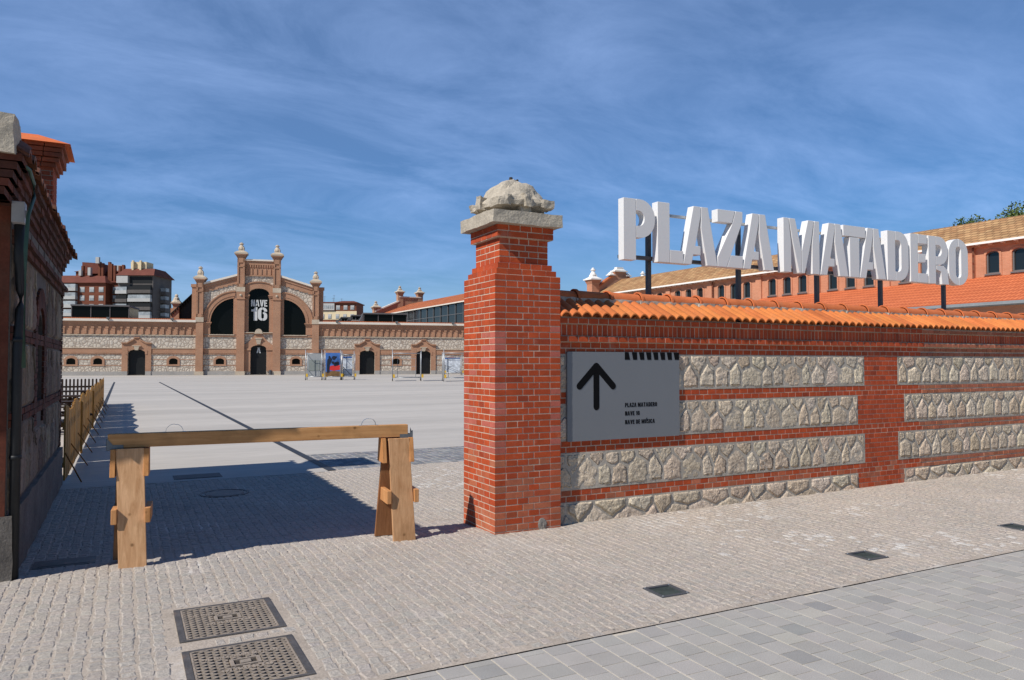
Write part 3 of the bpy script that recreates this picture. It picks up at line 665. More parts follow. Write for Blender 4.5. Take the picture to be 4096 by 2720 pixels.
b.build('eave_tiles', M['tile'], bw)
b = MB(); x = WX0; seg = .425; RC = (.42, 2.328)
while x < WX1:
    b.col = jit((.56, .155, .052), .07); n = 14; prof = []
    for (dx, rr) in ((0, .098), (.0, .112), (.03, .112), (.034, .096), (seg, .086)):
        prof.append([(x+dx, RC[0]-rr*math.cos(math.pi*k/n), RC[1]+rr*math.sin(math.pi*k/n)) for k in range(n+1)])
    ids = [[b.p(*q) for q in rw] for rw in prof]
    for A, B_ in zip(ids, ids[1:]):
        for k in range(n): b.f.append([A[k], A[k+1], B_[k+1], B_[k]])
    x += seg
b.build('ridge_tiles', M['tile'], bw)
b = MB(); x = WX0
while x < WX1:
    gridbox(b, x, x+.425, .315, .525, 2.22, 2.335, 6, 4)
    gridbox(b, x-.03, x+.05, .298, .42, 2.24, 2.325, 3, 3); x += .425
rough(b, .014, fr=12); b.build('mortar_bed', M['greymortar'], bw)

# ------------------------------------------------------------------ sign on the wall
sg = thing('wayfinding_sign', 'grey rectangular direction sign with black up arrow fixed to the wall', 'sign', (0, .048, 0))
def rrect(x0, x1, z0, z1, rr): return arc(x1-rr, z1-rr, rr, rr, 90, 0, 4)+arc(x1-rr, z0+rr, rr, rr, 0, -90, 4)+arc(x0+rr, z0+rr, rr, rr, -90, -180, 4)+arc(x0+rr, z1-rr, rr, rr, 180, 90, 4)
b = MB(); b.plate([rrect(.845, 2.30, .833, 1.751, .014)], 0, .03); b.build('panel', M['signgrey'], sg)
b = MB(); hw = .036
def cap_line(p, q, w):
    dx, dz = q[0]-p[0], q[1]-p[1]; an = math.degrees(math.atan2(dz, dx)); return arc(p[0], p[1], w, w, an+90, an+270, 8)+arc(q[0], q[1], w, w, an-90, an+90, 8)
b.plate([cap_line((1.199, 1.18), (1.199, 1.60), hw)], -.0018, .002); b.plate([cap_line((.992, 1.397), (1.199, 1.602), hw)], -.0024, .002); b.plate([cap_line((1.199, 1.602), (1.408, 1.393), hw)], -.0030, .002)
b.build('arrow', M['black'], sg)
b = MB()
for k in range(8):
    x0 = 1.5625+k*.0945; q = [(x0+(0 if k == 0 else -.003), 1.7495), (x0+.049+(0 if k == 0 else .015), 1.7495), (x0+.068, 1.669), (x0+(0 if k == 0 else .016), 1.669)]
    if k == 7: q = [(x0-.003, 1.7495), (2.2985, 1.7495), (2.2985, 1.669), (x0+.016, 1.669)]
    b.plate([q], -.002, .002)
b.build('stripe_band', M['black'], sg)
for tx, z_, h_, w_ in (('PLAZA MATADERO', 1.166, .0455, .425), ('NAVE 16', 1.077, .0455, .192), ('NAVE DE MUSICA', .986, .0445, .392)):
    b = MB(); text(b, tx, 1.5625, z_, h_, w_, -.002, .001, 0, .15)
    if 'MUSICA' in tx: b.plate([[(1.838, 1.034), (1.846, 1.034), (1.856, 1.045), (1.846, 1.045)]], -.002, .001)
    b.build('text_line', M['black'], sg)

# ------------------------------------------------------------------ big white letters
rl = thing('rooftop_lettering', 'row of big white letters reading PLAZA MATADERO on dark posts above the wall', 'sign', (0, .5, 0))
LX = [('P',1.886,2.335),('L',2.375,2.757),('A',2.757,3.297),('Z',3.30,3.715),('A',3.722,4.255),('M',4.43,5.10),('A',5.118,5.668),('T',5.572,6.027),('A',5.905,6.462),('D',6.497,6.965),('E',7.012,7.41),('R',7.432,7.91),('O',7.922,8.395)]
for ch, a, c_ in LX:
    gw, ps = glyph(ch, .012); k = (c_-a)/gw; b = MB()
    for q in ps: b.plate([[(a+u*k, 2.82+v*.712) for u, v in q]], 0, .105)
    b.build('letter', M['white'], rl, bevel=.004)
for x in (2.40, 3.845, 5.29, 6.62, 8.11):
    b = MB(); b.box(x-.027, x+.027, .19, .24, -.5, 3.40); b.build('post', M['post'], rl, bevel=.003)
b = MB(); b.box(1.93, 8.36, .11, .185, 2.855, 2.895); b.build('rail', M['post'], rl)
b = MB(); b.box(1.93, 8.36, .11, .15, 3.395, 3.425); b.build('rail', M['galv'], rl)

# ------------------------------------------------------------------ wooden barrier
BR = math.atan2(-.175, 2.2)
bar = thing('wooden_barrier', 'long pine sawhorse barrier closing the gateway beside the brick pillar', 'barrier', (-.88, .345, -.012), BR)
wc = lambda c: c
b = MB(); b.box(-2.395, .114, -.04, .04, .952, 1.066, (1, 1, 1)); b.build('beam', M['beamwood'], bar, bevel=.004)
def leanboard(s0, s1, f0, f1, y0, y1, z1, th, col, name='leg'):
    b = MB(); b.col = col; v = []
    for (a0, a1, yy, zz) in ((f0, f1, y0, 0), (s0, s1, y1, z1)):
        sg_ = 1 if y0 > 0 else -1
        for q in ((a0, yy), (a1, yy), (a1, yy-sg_*th), (a0, yy-sg_*th)): v.append(b.p(q[0], q[1], zz))
    for q in ((0,1,2,3), (4,5,6,7), (0,1,5,4), (1,2,6,5), (2,3,7,6), (3,0,4,7)): b.f.append([v[k] for k in q])
    return b.build(name, M['plank'], bar, bevel=.003)
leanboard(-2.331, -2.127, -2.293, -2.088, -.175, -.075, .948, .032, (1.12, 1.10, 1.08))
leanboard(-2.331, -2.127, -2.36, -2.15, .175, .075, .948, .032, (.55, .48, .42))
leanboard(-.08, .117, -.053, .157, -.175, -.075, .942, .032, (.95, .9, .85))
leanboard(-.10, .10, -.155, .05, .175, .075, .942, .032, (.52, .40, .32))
for s_ in (-2.352, -2.107, -.122, .137):
    lean = .02 if s_ < -1 else .03
    b = MB(); b.col = (1.0, .82, .62); b.box(s_-.021+lean, s_+.021+lean, -.165, .165, .352, .472); b.build('brace', M['plank'], bar, bevel=.004)
    b = MB(); b.col = (.95, .74, .5); b.plate([[(-.115, .722), (.115, .722), (.07, .945), (-.07, .945)]], s_-.02, s_+.02, lambda a, y, c_: (y, a, c_)); b.build('gusset', M['plank'], bar, bevel=.003)
for s0, s1, e in ((-2.405, -2.28, -1), (.035, .16, 1)):
    b = MB(); xe = s0 if e < 0 else s1
    b.box(s0, s1, -.0435, -.0405, .934, .977); b.box(s0, s1, .0405, .0435, .934, .977); b.box(s0, s1, -.0435, .0435, .9345, .9375 if e else .93)
    if e > 0: b.plate([[(-.0435, .934), (.0435, .934), (.0435, 1.03), (0, 1.0), (-.0435, 1.012)]], xe-.003, xe, lambda a, y, c_: (y, a, c_)); b.plate([[(.114, .977), (.16, .977), (.16, 1.012), (.14, .985)]], -.0435, -.0405)
    else:
        b.plate([[(-.0435, .934), (.0435, .934), (.0435, 1.02), (-.0435, 1.03)]], xe, xe+.003, lambda a, y, c_: (y, a, c_)); b.plate([[(-2.405, .977), (-2.355, .977), (-2.405, 1.04)]], -.0435, -.0405)
    b.build('angle_bracket', M['bracket'], bar)
for s_ in (-1.9, -.252):
    b = MB(); w = .012
    pth = [(s_-.09, 1.069), (s_-.068, 1.069)]+[(s_+.066*math.cos(rad(180-18*k)), 1.069+.062*math.sin(rad(18*k))) for k in range(11)]+[(s_+.068, 1.069), (s_+.09, 1.069)]
    for (a, c_), (d, e) in zip(pth, pth[1:]):
        if abs(a-d)+abs(c_-e) < 1e-6: continue
        b.f.append([b.p(a, -w, c_), b.p(d, -w, e), b.p(d, w, e), b.p(a, w, c_)])
    o = b.build('carry_handle', M['galv'], bar); sm = o.modifiers.new('thick', 'SOLIDIFY'); sm.thickness = .0025

# ------------------------------------------------------------------ gatehouse on the left
gh = thing('gatehouse', 'dark old gatehouse of stone and brick in shade at the left edge', 'building')
SX = -3.95; Y0, Y1 = .38, 5.52; XB = -10.0
def sidebox(mb, d0, d1, y0, y1, z0, z1): mb.box(SX-d1, SX-d0, y0, y1, z0, z1)   # depth measured into the wall (negative = proud)
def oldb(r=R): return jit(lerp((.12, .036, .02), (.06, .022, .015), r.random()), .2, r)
b = MB()
b.plate([[(Y0, -.1), (Y1, -.1), (Y1, 3.1), (Y0, 3.1)], [(2.28, 1.2), (2.28, 1.98)]+arc(2.60, 1.98, .32, .16, 180, 0, 10)+[(2.92, 1.98), (2.92, 1.2)]], SX+.012, SX-.35, lambda a, y, c_: (y, a, c_))
b.box(XB, SX-.35, Y1-.35, Y1, -.1, 3.1); b.build('masonry_wall', M['oldmortar'], gh)
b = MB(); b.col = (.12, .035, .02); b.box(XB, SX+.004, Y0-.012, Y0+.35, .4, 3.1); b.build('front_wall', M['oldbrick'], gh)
b = MB(); b.box(SX-.34, SX-.18, 2.2, 3.0, 1.1, 2.2); b.build('window_recess', M['apdark'], gh)
Tm = lambda x, y, z: (SX+.012-(y-0)*1.0, x, z)
b = MB(); b.T = Tm
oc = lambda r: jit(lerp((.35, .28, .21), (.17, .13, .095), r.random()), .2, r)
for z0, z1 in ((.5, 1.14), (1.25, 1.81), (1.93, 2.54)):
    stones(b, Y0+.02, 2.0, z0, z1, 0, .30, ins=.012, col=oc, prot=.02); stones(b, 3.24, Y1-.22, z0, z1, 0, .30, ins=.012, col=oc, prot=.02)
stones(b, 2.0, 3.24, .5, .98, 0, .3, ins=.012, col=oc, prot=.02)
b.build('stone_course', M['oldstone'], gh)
b = MB()
def obrun(y0, y1, z, n, d=-.03, hd=.25):
    for q in range(n):
        y = y0-(hd/2 if q % 2 else 0)
        while y < y1-.01:
            a, c_ = max(y, y0), min(y+hd, y1)
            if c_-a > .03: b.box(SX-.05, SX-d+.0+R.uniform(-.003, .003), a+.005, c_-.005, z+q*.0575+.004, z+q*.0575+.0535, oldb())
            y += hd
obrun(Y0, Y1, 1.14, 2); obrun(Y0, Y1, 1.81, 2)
for k in range(18):      # window jambs and far quoin
    z = 1.02+k*.0575
    e = .05*(k % 4 < 2)
    obrun(2.06-e, 2.28, z, 1, -.034); obrun(2.92, 3.16+e, z, 1, -.034)
for k in range(36): obrun(Y1-.14-.08*(k % 4 < 2), Y1, .5+k*.0575, 1, -.036)
for k in range(15):      # brick arch of the blind window
    a = 180-k*12-6; cy, cz = 2.60+.42*math.cos(rad(a)), 2.0+.30*math.sin(rad(a)); b.col = oldb()
    dy, dz = .10*math.cos(rad(a)), .10*math.sin(rad(a)); ty, tz = -.035*math.sin(rad(a)), .028*math.cos(rad(a))
    q = [(cy-dy-ty, cz-dz-tz), (cy+dy-ty, cz+dz-tz), (cy+dy+ty, cz+dz+tz), (cy-dy+ty, cz-dz+tz)]; b.plate([q], SX+.036, SX-.02, lambda a_, y, c_: (y, a_, c_))
def ring(z0, z1, out, hd=.25, front=-.11):     # corbel course along the side and round the front overhang
    y = front-out*.3
    while y < Y1+out:
        b.box(SX-.1, SX+out+R.uniform(-.006, .006), y+.004, min(y+hd-.004, Y1+out), z0+.004, z1-.003+R.uniform(-.004, .004), oldb()); y += hd
    x = XB
    while x < SX+out:
        b.box(x+.004, min(x+hd-.004, SX+out), front-out*.3, front+.35, z0+.004, z1-.003, oldb()); x += hd
y = Y0
for z0, z1, o in ((2.55, 2.61, .05), (2.61, 2.665, .085)):
    y = Y0
    while y < Y1+o: b.box(SX-.1, SX+o+R.uniform(-.005, .005), y+.004, min(y+.246, Y1+o), z0+.003, z1-.003, oldb()); y += .25
for z0, z1, o in ((2.83, 2.89, .02), (2.89, 2.95, .045), (2.95, 3.01, .07), (3.01, 3.07, .095), (3.07, 3.13, .125)): ring(z0, z1, o)
b.build('brick_trim', M['oldbrick'], gh, bevel=.004)
b = MB(); y = Y0+.1
while y < Y1-.2: b.box(SX-.02, SX+.018, y, y+.42, 2.68, 2.82); y += .62
b.build('frieze_panel', M['oldplinth'], gh)
b = MB(); gridbox(b, SX-.3, SX+.055, Y0-.02, Y1+.10, -.1, .475, 26, 5); b.box(XB, SX-.3, Y0-.02, Y0+.2, -.1, .475); rough(b, .012, fr=6); b.build('stone_plinth', M['oldplinth'], gh)
b = MB(); gridbox(b, -4.9, SX+.085, -.2, .14, 3.12, 3.40, 10, 4); rough(b, .02, fr=6); b.build('coping_block', M['capstone'], gh)
b = MB(); zt2 = 3.135; XE = SX+.165
YF = -.14; YB = Y1+.17; XL = -12.0; RUN = 3.0; PIT = .45
def tile(P0, P1, wdir, w):      # one file of curved tiles from eave point P0 up to P1
    rows = []
    for q in (P0, P1):
        for dz in (0, -.03): rows.append([b.p(q[0]+wdir[0]*w*k/6, q[1]+wdir[1]*w*k/6, q[2]+.055*math.sin(math.pi*k/6)+dz) for k in range(7)])
    for k in range(6): b.f.append([rows[0][k], rows[0][k+1], rows[2][k+1], rows[2][k]]); b.f.append([rows[0][k], rows[0][k+1], rows[1][k+1], rows[1][k]]); b.f.append([rows[1][k], rows[1][k+1], rows[3][k+1], rows[3][k]])
y = YF
while y < YB:
    b.col = jit((.16, .065, .035), .25); d = max(.05, min(RUN, y-YF+.1, YB-y)); tile((XE+R.uniform(-.015, .015), y, zt2), (XE-d, y, zt2+d*PIT), (0, 1), .2); y += .2
x = XE-.2
while x > XL:
    b.col = jit((.16, .065, .035), .25); d = max(.05, min(RUN, XE-x)); tile((x, YF+R.uniform(-.012, .012), zt2), (x, YF+d, zt2+d*PIT), (1, 0), .2); x -= .2
b.box(XL, SX+.12, YF+.04, Y1+.1, 3.08, 3.13); b.face([(XE-RUN, YB-RUN, zt2+RUN*PIT), (XL, YB-RUN, zt2+RUN*PIT), (XL, YB, zt2), (XE, YB, zt2)])
b.build('roof', M['tile'], gh)
ch = MB(); CX0, CX1, CY0, CY1 = -4.62, -3.985, 4.55, 5.15
for k in range(17):
    z = 3.1+k*.06; x = CX0
    for (a, c_, d, e) in ((CX0, CX1, CY0, CY0+.1), (CX0, CX1, CY1-.1, CY1)):
        x = a-(.12 if k % 2 else 0)
        while x < c_: ch.box(max(x, a)+.004, min(x+.24, c_)-.004, d, e, z+.004, z+.056, jit(lerp((.40, .10, .045), (.25, .06, .03), R.random()), .15)) if min(x+.24, c_)-max(x, a) > .03 else None; x += .24
    for (a, c_) in ((CX0, CX0+.1), (CX1-.1, CX1)): ch.box(a+.001, c_-.001, CY0+.1, CY1-.1, z+.004, z+.056, jit((.33, .08, .04), .15))
for k, o in enumerate((.03, .065, .10, .10, .13)):
    z = 4.10+k*.06; n = 4
    for q in range(n):
        for (x0, x1, y0, y1) in ((CX0-o+(CX1-CX0+2*o)*q/n+.004, CX0-o+(CX1-CX0+2*o)*(q+1)/n-.004, CY0-o, CY1+o),): ch.box(x0, x1, y0, y1, z+.004, z+.056, jit((.34, .085, .04), .2))
cho = ch.build('chimney', M['oldbrick'], gh, bevel=.004)
b = MB(); b.box(CX0+.01, CX1-.01, CY0+.01, CY1-.01, 3.0, 4.4); b.build('mortar_core', M['greymortar'], cho)
b = MB(); b.col = (.66, .16, .045); o = .19; zc2 = 4.40
c5_ = [(CX0-o, CY0-o, zc2-.02), (CX1+o, CY0-o, zc2-.02), (CX1+o, CY1+o, zc2-.02), (CX0-o, CY1+o, zc2-.02)]; apx = [((CX0+CX1)/2-.12, (CY0+CY1)/2, zc2+.18), ((CX0+CX1)/2+.12, (CY0+CY1)/2, zc2+.18)]
b.face([c5_[0], c5_[1], apx[1], apx[0]]); b.face([c5_[1], c5_[2], apx[1]]); b.face([c5_[2], c5_[3], apx[0], apx[1]]); b.face([c5_[3], c5_[0], apx[0]]); b.face(c5_)
b.build('tiled_cap', M['tile'], cho)
b = MB(); px = SX+.062
b.tube([(px, .41, -.02), (px, .41, 1.75), (px+.005, .42, 1.86), (px+.01, .44, 2.05), (px+.01, .44, 2.2), (px+.0, .40, 2.45), (px, .38, 2.72)], .035, 12)
for z in (.9, 1.8): b.tube([(px, .41, z), (px, .41, z+.03)], .042, 12)
b.build('drainpipe', M['pipe'], gh, smooth=True)
b = MB(); b.tube([(px+.06, .22, 1.6), (px+.06, .2, 2.5), (px+.07, .22, 2.75), (px+.09, .38, 2.92), (px+.09, .36, 3.02), (px+.08, .15, 3.08), (px+.03, .0, 3.1)], .014, 8); b.build('cable', M['cable'], gh, smooth=True)
b = MB(); b.box(SX+.02, SX+.105, .26, .40, 2.70, 2.86); b.plate([[(.30, 2.74), (.315, 2.74), (.315, 2.80), (.30, 2.80)]], SX+.10, SX+.125, lambda a, y, c_: (y, a, c_)); b.build('junction_box', M['boxgrey'], gh, bevel=.004)
b = MB(); b.box(SX+.02, SX+.05, .62, .74, .62, .74); b.build('small_plate', M['boxgrey'], gh, bevel=.004)

# ------------------------------------------------------------------ picket fence along the plaza edge
pf = thing('picket_fence', 'long fence of yellow wooden boards with slanted props beside the gatehouse', 'fence')
y = 5.66; k = 0; FX = -3.875; zg = -.04
while y < 27.8:
    ln = min(2.4, 27.8-y); b = MB(); yy = y; n = int(ln/.118)
    for i in range(n):
        w = .112; ph = i/n; h = .98+.055*math.cos(2*math.pi*ph)+R.uniform(-.008, .008)
        tilt = R.uniform(-.004, .004); b.box(FX-.012+tilt, FX+.012+tilt, yy+.002, yy+w, zg+.04, zg+.04+h, jit((1, .98, .95), .14)); yy += .118
    for z in (.22, .78): b.box(FX-.06, FX-.014, y, y+ln-.02, zg+z, zg+z+.07, (.8, .75, .7))
    b.build('board_panel', M['fencewood'], pf); y += ln+.015; k += 1
for k in range(11):
    yy = 5.62+k*1.94; b = MB(); b.col = (.5, .42, .36)
    b.tube([(FX+.015, yy-.75 if k else yy-.1, .40), (-3.665, yy+.02, -.03)], .011, 4); b.build('prop', M['fencewood'], pf)
for yy in (9.6, 15.4):
    b = MB(); b.col = (1.05, 1, .9); b.box(FX+.012, FX+.05, yy-.05, yy+.05, zg, .92); b.build('post', M['fencewood'], pf)
def darkfence(name, label, x0, x1, y, h):
    t = thing(name, label, 'fence', (0, y, -.04))
    b = MB(); x = x0
    while x < x1: b.plate([[(x, .05), (x+.062, .05), (x+.062, h-.03)]+arc(x+.031, h-.03, .031, .03, 0, 180, 5)], -.012, .012); x += .125
    b.build('pickets', M['darkwood'], t)
    for z in (.25, .72):
        b = MB(); b.box(x0, x1, .013, .05, z, z+.07); b.build('rail', M['darkwood'], t)
darkfence('dark_picket_fence', 'dark round topped picket fence at the far end of the yellow fence', -9.0, -3.93, 26.5, 1.06)
def ptable(x, y, rz, label):
    t = thing('picnic_table', label, 'table', (x, y, -.04), rz, 'dark tables behind the yellow fence')
    b = MB(); [b.box(-.9, .9, -.36+k*.145, -.23+k*.145, .70, .74) for k in range(5)]; b.build('table_top', M['darkwood'], t)
    for sy in (-1, 1):
        b = MB(); b.box(-.9, .9, sy*.68-.12, sy*.68+.12, .42, .46); b.build('bench', M['darkwood'], t)
    for sx in (-.65, .65):
        b = MB(); b.tube([(sx, -.6, 0), (sx, -.2, .70)], .05, 4); b.tube([(sx, .6, 0), (sx, .2, .70)], .05, 4); b.box(sx-.025, sx+.025, -.75, .75, .36, .42); b.build('leg_frame', M['darkwood'], t)
ptable(-4.9, 14.5, .3, 'dark picnic table nearest the gatehouse behind the yellow fence')
ptable(-5.1, 18.5, -.2, 'dark picnic table in the middle behind the yellow fence')
ptable(-5.0, 22.5, .1, 'dark picnic table next to the dark picket fence')

# ------------------------------------------------------------------ exhibition hall across the plaza
HR = -math.atan2(.209, .978)
eh = thing('exhibition_hall', 'wide brick and stone hall with NAVE 16 lettering and four pinnacled pilasters', 'building', (13.02, 99.2, 0), HR)
def part(name, m, mb, parent=eh, **k): return mb.build(name, M[m], parent, fix=k.pop('fix', True), **k)
SMALLW = [-4.9, 4.9, -10.65, 10.65, -19.62, -22.7, -26.6, 18.6, 26.5]
DOORS = [-15.06, 14.53, 22.5, -31.0]
def seg(cx, hw, zs_, zc_, n=8): return [(cx-hw*math.cos(math.pi*k/n), zs_+(zc_-zs_)*math.sin(math.pi*k/n)) for k in range(n+1)]
def swin(c): return [(c-.53, 1.40), (c-.53, 1.88)]+seg(c, .53, 1.88, 2.2)[1:-1]+[(c+.53, 1.88), (c+.53, 1.40)]
def sdoor(c): return [(c-1.05, .012), (c-1.05, 2.85)]+seg(c, 1.05, 2.85, 3.36)[1:-1]+[(c+1.05, 2.85), (c+1.05, .012)]
LWIN = [(-6.17, 5.42), (-6.17, 7.05)]+[(-2.9-3.27*math.cos(rad(a)), 7.05+3.28*math.sin(rad(a))) for a in range(8, 84, 6)]+[(-3.25, 10.31), (-3.25, 5.42)]
RWIN = [(-x, z) for x, z in LWIN][::-1]
MWIN = [(-1.33, 5.66), (-1.33, 10.95)]+seg(0, 1.33, 10.95, 11.73)[1:-1]+[(1.33, 10.95), (1.33, 5.66)]
MDOOR = [(-1.03, .012), (-1.03, 3.45)]+seg(0, 1.03, 3.45, 4.0)[1:-1]+[(1.03, 3.45), (1.03, .012)]
b = MB(); b.plate([[(-7.5, 0), (7.5, 0), (7.5, 11.85), (2.5, 13.4), (2.5, 15.42), (-2.5, 15.42), (-2.5, 13.4), (-7.5, 11.85)], LWIN, RWIN, MWIN, MDOOR, swin(-4.9), swin(4.9)], 0, .6)
part('centre_wall', 'frub', b)
for s0, s1 in ((-38, -7.5), (7.5, 44)):
    b = MB(); hs = [swin(c) for c in SMALLW if s0 < c < s1]+[sdoor(c) for c in DOORS if s0 < c < s1]
    b.plate([[(s0, 0), (s1, 0), (s1, 5.2), (s0, 5.2)]]+hs, 0, .6); part('wing_wall', 'frub', b)
# brick trim
def trimrun(mb, s0, s1, z0, z1, y, holes):
    cuts = [s0]
    for c, w in sorted(holes):
        if s0 < c < s1: cuts += [c-w, c+w]
    cuts.append(s1)
    for a, c_ in zip(cuts[::2], cuts[1::2]):
        if c_ > a: mb.box(a, c_, y, .05, z0, z1)
dh = [(c, 1.06) for c in DOORS]+[(0, 1.04)]; wh = [(c, .80) for c in SMALLW]
b = MB()
for s0, s1 in ((-38, -7.9), (-7.0, -2.8), (2.8, 7.0), (7.9, 44)):
    trimrun(b, s0, s1, 2.85, 3.48, -.06, dh); trimrun(b, s0, s1, 2.72, 2.80, -.09, dh); trimrun(b, s0, s1, 1.98, 2.06, -.03, dh+wh); trimrun(b, s0, s1, 1.22, 1.30, -.03, dh+wh)
for s0, s1 in ((-7.0, -2.8), (2.8, 7.0)): trimrun(b, s0, s1, 5.08, 5.3, -.12, [])
part('brick_string', 'fbrick', b)
b = MB()
for s0, s1 in ((-38, -7.9), (-7.0, -2.8), (2.8, 7.0), (7.9, 44)): trimrun(b, s0, s1, 3.48, 3.56, -.12, dh)
for c in (-4.7, 4.7): b.box(c-1.6, c+1.6, -.2, .02, 5.3, 5.4)
for s0, s1 in ((-38, -7.9), (7.9, 44)): b.box(s0, s1, -.14, .05, 5.17, 5.27)
part('stone_string', 'fstone', b)
b = MB()
for s0, s1 in ((-38, -7.9), (7.9, 44)):
    b.box(s0, s1, -.05, .6, 5.27, 6.3)
    for k, o in enumerate((.12, .2, .28, .36)): b.box(s0, s1, -o, .6, 6.3+k*.17, 6.3+(k+1)*.17-.004)
    s_ = s0+.2
    while s_ < s1-.2: b.box(s_, s_+.26, -.16, -.05, 5.34, 6.3); b.box(s_-.06, s_+.32, -.19, -.05, 6.08, 6.3); s_ += .83
part('cornice_frieze', 'fbrick', b)
for s0, s1 in ((-38, -7.9), (7.9, 44)): b = MB(); b.box(s0, s1, -.5, .5, 6.98, 7.28); part('wing_coping', 'coping', b)
for s0, s1 in ((-38, -7.95), (7.95, 44)):
    b = MB(); b.face([(s0, -.2, 7.35), (s1, -.2, 7.35), (s1, 9, 7.85), (s0, 9, 7.85)]); b.box(s0, s1, -.2, -.1, 7.28, 7.42); part('wing_roof', 'fartile', b)
b = MB()
cuts = sorted([(c-1.06, c+1.06) for c in DOORS]+[(-7.95, -6.95), (-2.85, 2.85), (6.95, 7.95)]); a_ = -38
for c0, c1 in cuts+[(44, 44)]:
    b = MB(); b.box(a_, c0, -.12, .05, -.05, .47); part('wall_plinth', 'plinth', b); a_ = c1
# small windows
for c in SMALLW:
    o = swin(c); out = [(c-.80, 1.18), (c-.80, 1.95)]+seg(c, .80, 1.95, 2.52)[1:-1]+[(c+.80, 1.95), (c+.80, 1.18)]
    b = MB(); b.plate([out, o], -.07, .02); f = part('window_surround', 'fbrick', b)
    b = MB(); b.box(c-.6, c+.6, .3, .34, 1.3, 2.3); part('window_pane', 'glass', b, f)
# side doors
for c in DOORS:
    b = MB()
    for sg_ in (-1, 1):
        b.box(c+sg_*1.4-.35+(.0), c+sg_*1.4+.35, -.14, .05, .47, 3.56); b.box(c+sg_*1.42-.42, c+sg_*1.42+.42, -.2, .04, 3.56, 3.9) if False else None
    P_ = [(-1.75, 3.56), (-1.75, 4.16), (-1.15, 4.16), (-.32, 4.62), (-.32, 4.90), (.32, 4.90), (.32, 4.62), (1.15, 4.16), (1.75, 4.16), (1.75, 3.56), (1.06, 3.56), (1.06, 2.85)]
    P_ = [(c+x, z) for x, z in P_]+[(x, z) for x, z in seg(c, 1.06, 2.85, 3.36)[::-1][1:-1]]+[(c-1.06, 2.85), (c-1.06, 3.56)]
    b.plate([P_], -.12, .04)
    for sg_ in (-1, 1):
        b.plate([[(c+sg_*1.8, 4.12), (c+sg_*1.8, 4.26), (c+sg_*1.15, 4.26), (c+sg_*.34, 4.74), (c+sg_*.34, 4.58), (c+sg_*1.12, 4.12)]], -.3, -.1)
        b.box(c+sg_*1.15-.14, c+sg_*1.15+.14, -.18, -.1, 2.7, 3.2)
    b.box(c-.36, c+.36, -.26, -.1, 4.84, 4.97)
    f = part('side_doorway', 'fbrick', b)
    b = MB(); b.frus((c-.2, c+.2, -.24, -.1), (c-.32, c+.32, -.3, -.1), 3.25, 3.75); b.box(c-.5, c+.5, -.32, -.1, 3.75, 3.85); part('keystone', 'fstone', b, f)
    b = MB(); b.box(c-1.74, c-1.07, -.2, .05, -.05, .5); b.box(c+1.07, c+1.74, -.2, .05, -.05, .5); part('door_plinth', 'plinth', b, f)
    b = MB(); b.box(c-1.1, c+1.1, .35, .42, -.05, 3.4); part('door_leaf', 'apdark', b, f)
# arches over the big windows
def ell(cx, cz, rx, rz, a0, a1, n=14): return [(cx+rx*math.cos(rad(a0+(a1-a0)*k/n)), cz+rz*math.sin(rad(a0+(a1-a0)*k/n))) for k in range(n+1)]
for sg_ in (-1, 1):
    f = MB()
    o = ell(-2.9, 7.05, 4.08, 4.16, 180, 91); i = ell(-2.9, 7.05, 3.24, 3.25, 180, 95)
    f.plate([[(sg_*-x if sg_ > 0 else x, z) for x, z in (o+i[::-1])]], -.14, .03)
    o2 = ell(-2.9, 7.05, 4.20, 4.28, 180, 92); i2 = ell(-2.9, 7.05, 4.05, 4.13, 180, 92)
    f.plate([[(sg_*-x if sg_ > 0 else x, z) for x, z in (o2+i2[::-1])]], -.22, .03)
    o3 = ell(-2.9, 7.05, 3.62, 3.66, 180, 93); i3 = ell(-2.9, 7.05, 3.5, 3.54, 180, 93)
    f.plate([[(sg_*-x if sg_ > 0 else x, z) for x, z in (o3+i3[::-1])]], -.19, -.13)
    x0, x1 = sorted((sg_*7.0, sg_*6.16)); f.box(x0, x1, -.1, .03, 5.42, 6.6)
    for k in range(4): xa, xb = sorted((sg_*7.05, sg_*(6.14-.06*k))); f.box(xa, xb, -.16-.05*k, .03, 6.55+k*.125, 6.55+(k+1)*.125-.003)
    xa, xb = sorted((sg_*3.26, sg_*2.75)); f.box(xa, xb, -.1, .03, 5.42, 10.35)
    f = part('arch_surround', 'fbrick', f)
    b = MB(); xa, xb = sorted((sg_*6.4, sg_*3.1)); b.box(xa, xb, .32, .36, 5.3, 10.8); part('arched_window', 'glass', b, f)
f = MB(); f.plate([[(-1.85, 10.2), (-1.85, 11.85)]+seg(0, 1.85, 11.85, 12.56)[1:-1]+[(1.85, 11.85), (1.85, 10.2), (1.45, 10.2), (1.34, 10.95)]+seg(0, 1.34, 10.95, 11.73)[::-1][1:-1]+[(-1.34, 10.95), (-1.45, 10.2)]], -.14, .03)
f.plate([[(-1.9, 11.85)]+seg(0, 1.9, 11.85, 12.68)[1:-1]+[(1.9, 11.85), (1.8, 11.85)]+seg(0, 1.8, 11.85, 12.54)[::-1][1:-1]+[(-1.8, 11.85)]], -.24, -.1)
for sg_ in (-1, 1):
    xa, xb = sorted((sg_*1.85, sg_*1.34)); f.box(xa, xb, -.1, .03, 5.66, 10.2)
    for k in range(3): xa, xb = sorted((sg_*1.85, sg_*(1.3-.06*k))); f.box(xa, xb, -.14-.06*k, .03, 10.3+k*.18, 10.3+(k+1)*.18-.003)
f = part('centre_window_surround', 'fbrick', f)
b = MB(); b.box(-1.5, 1.5, .3, .34, 5.5, 11.8); part('centre_window', 'glass', b, f)
b = MB(); text(b, 'NAVE', -1.03, 9.28, .90, 2.08, -.02, .02, .025, .07); text(b, '16', -1.0, 7.35, 1.82, 2.06, -.02, .02, .035, .06)
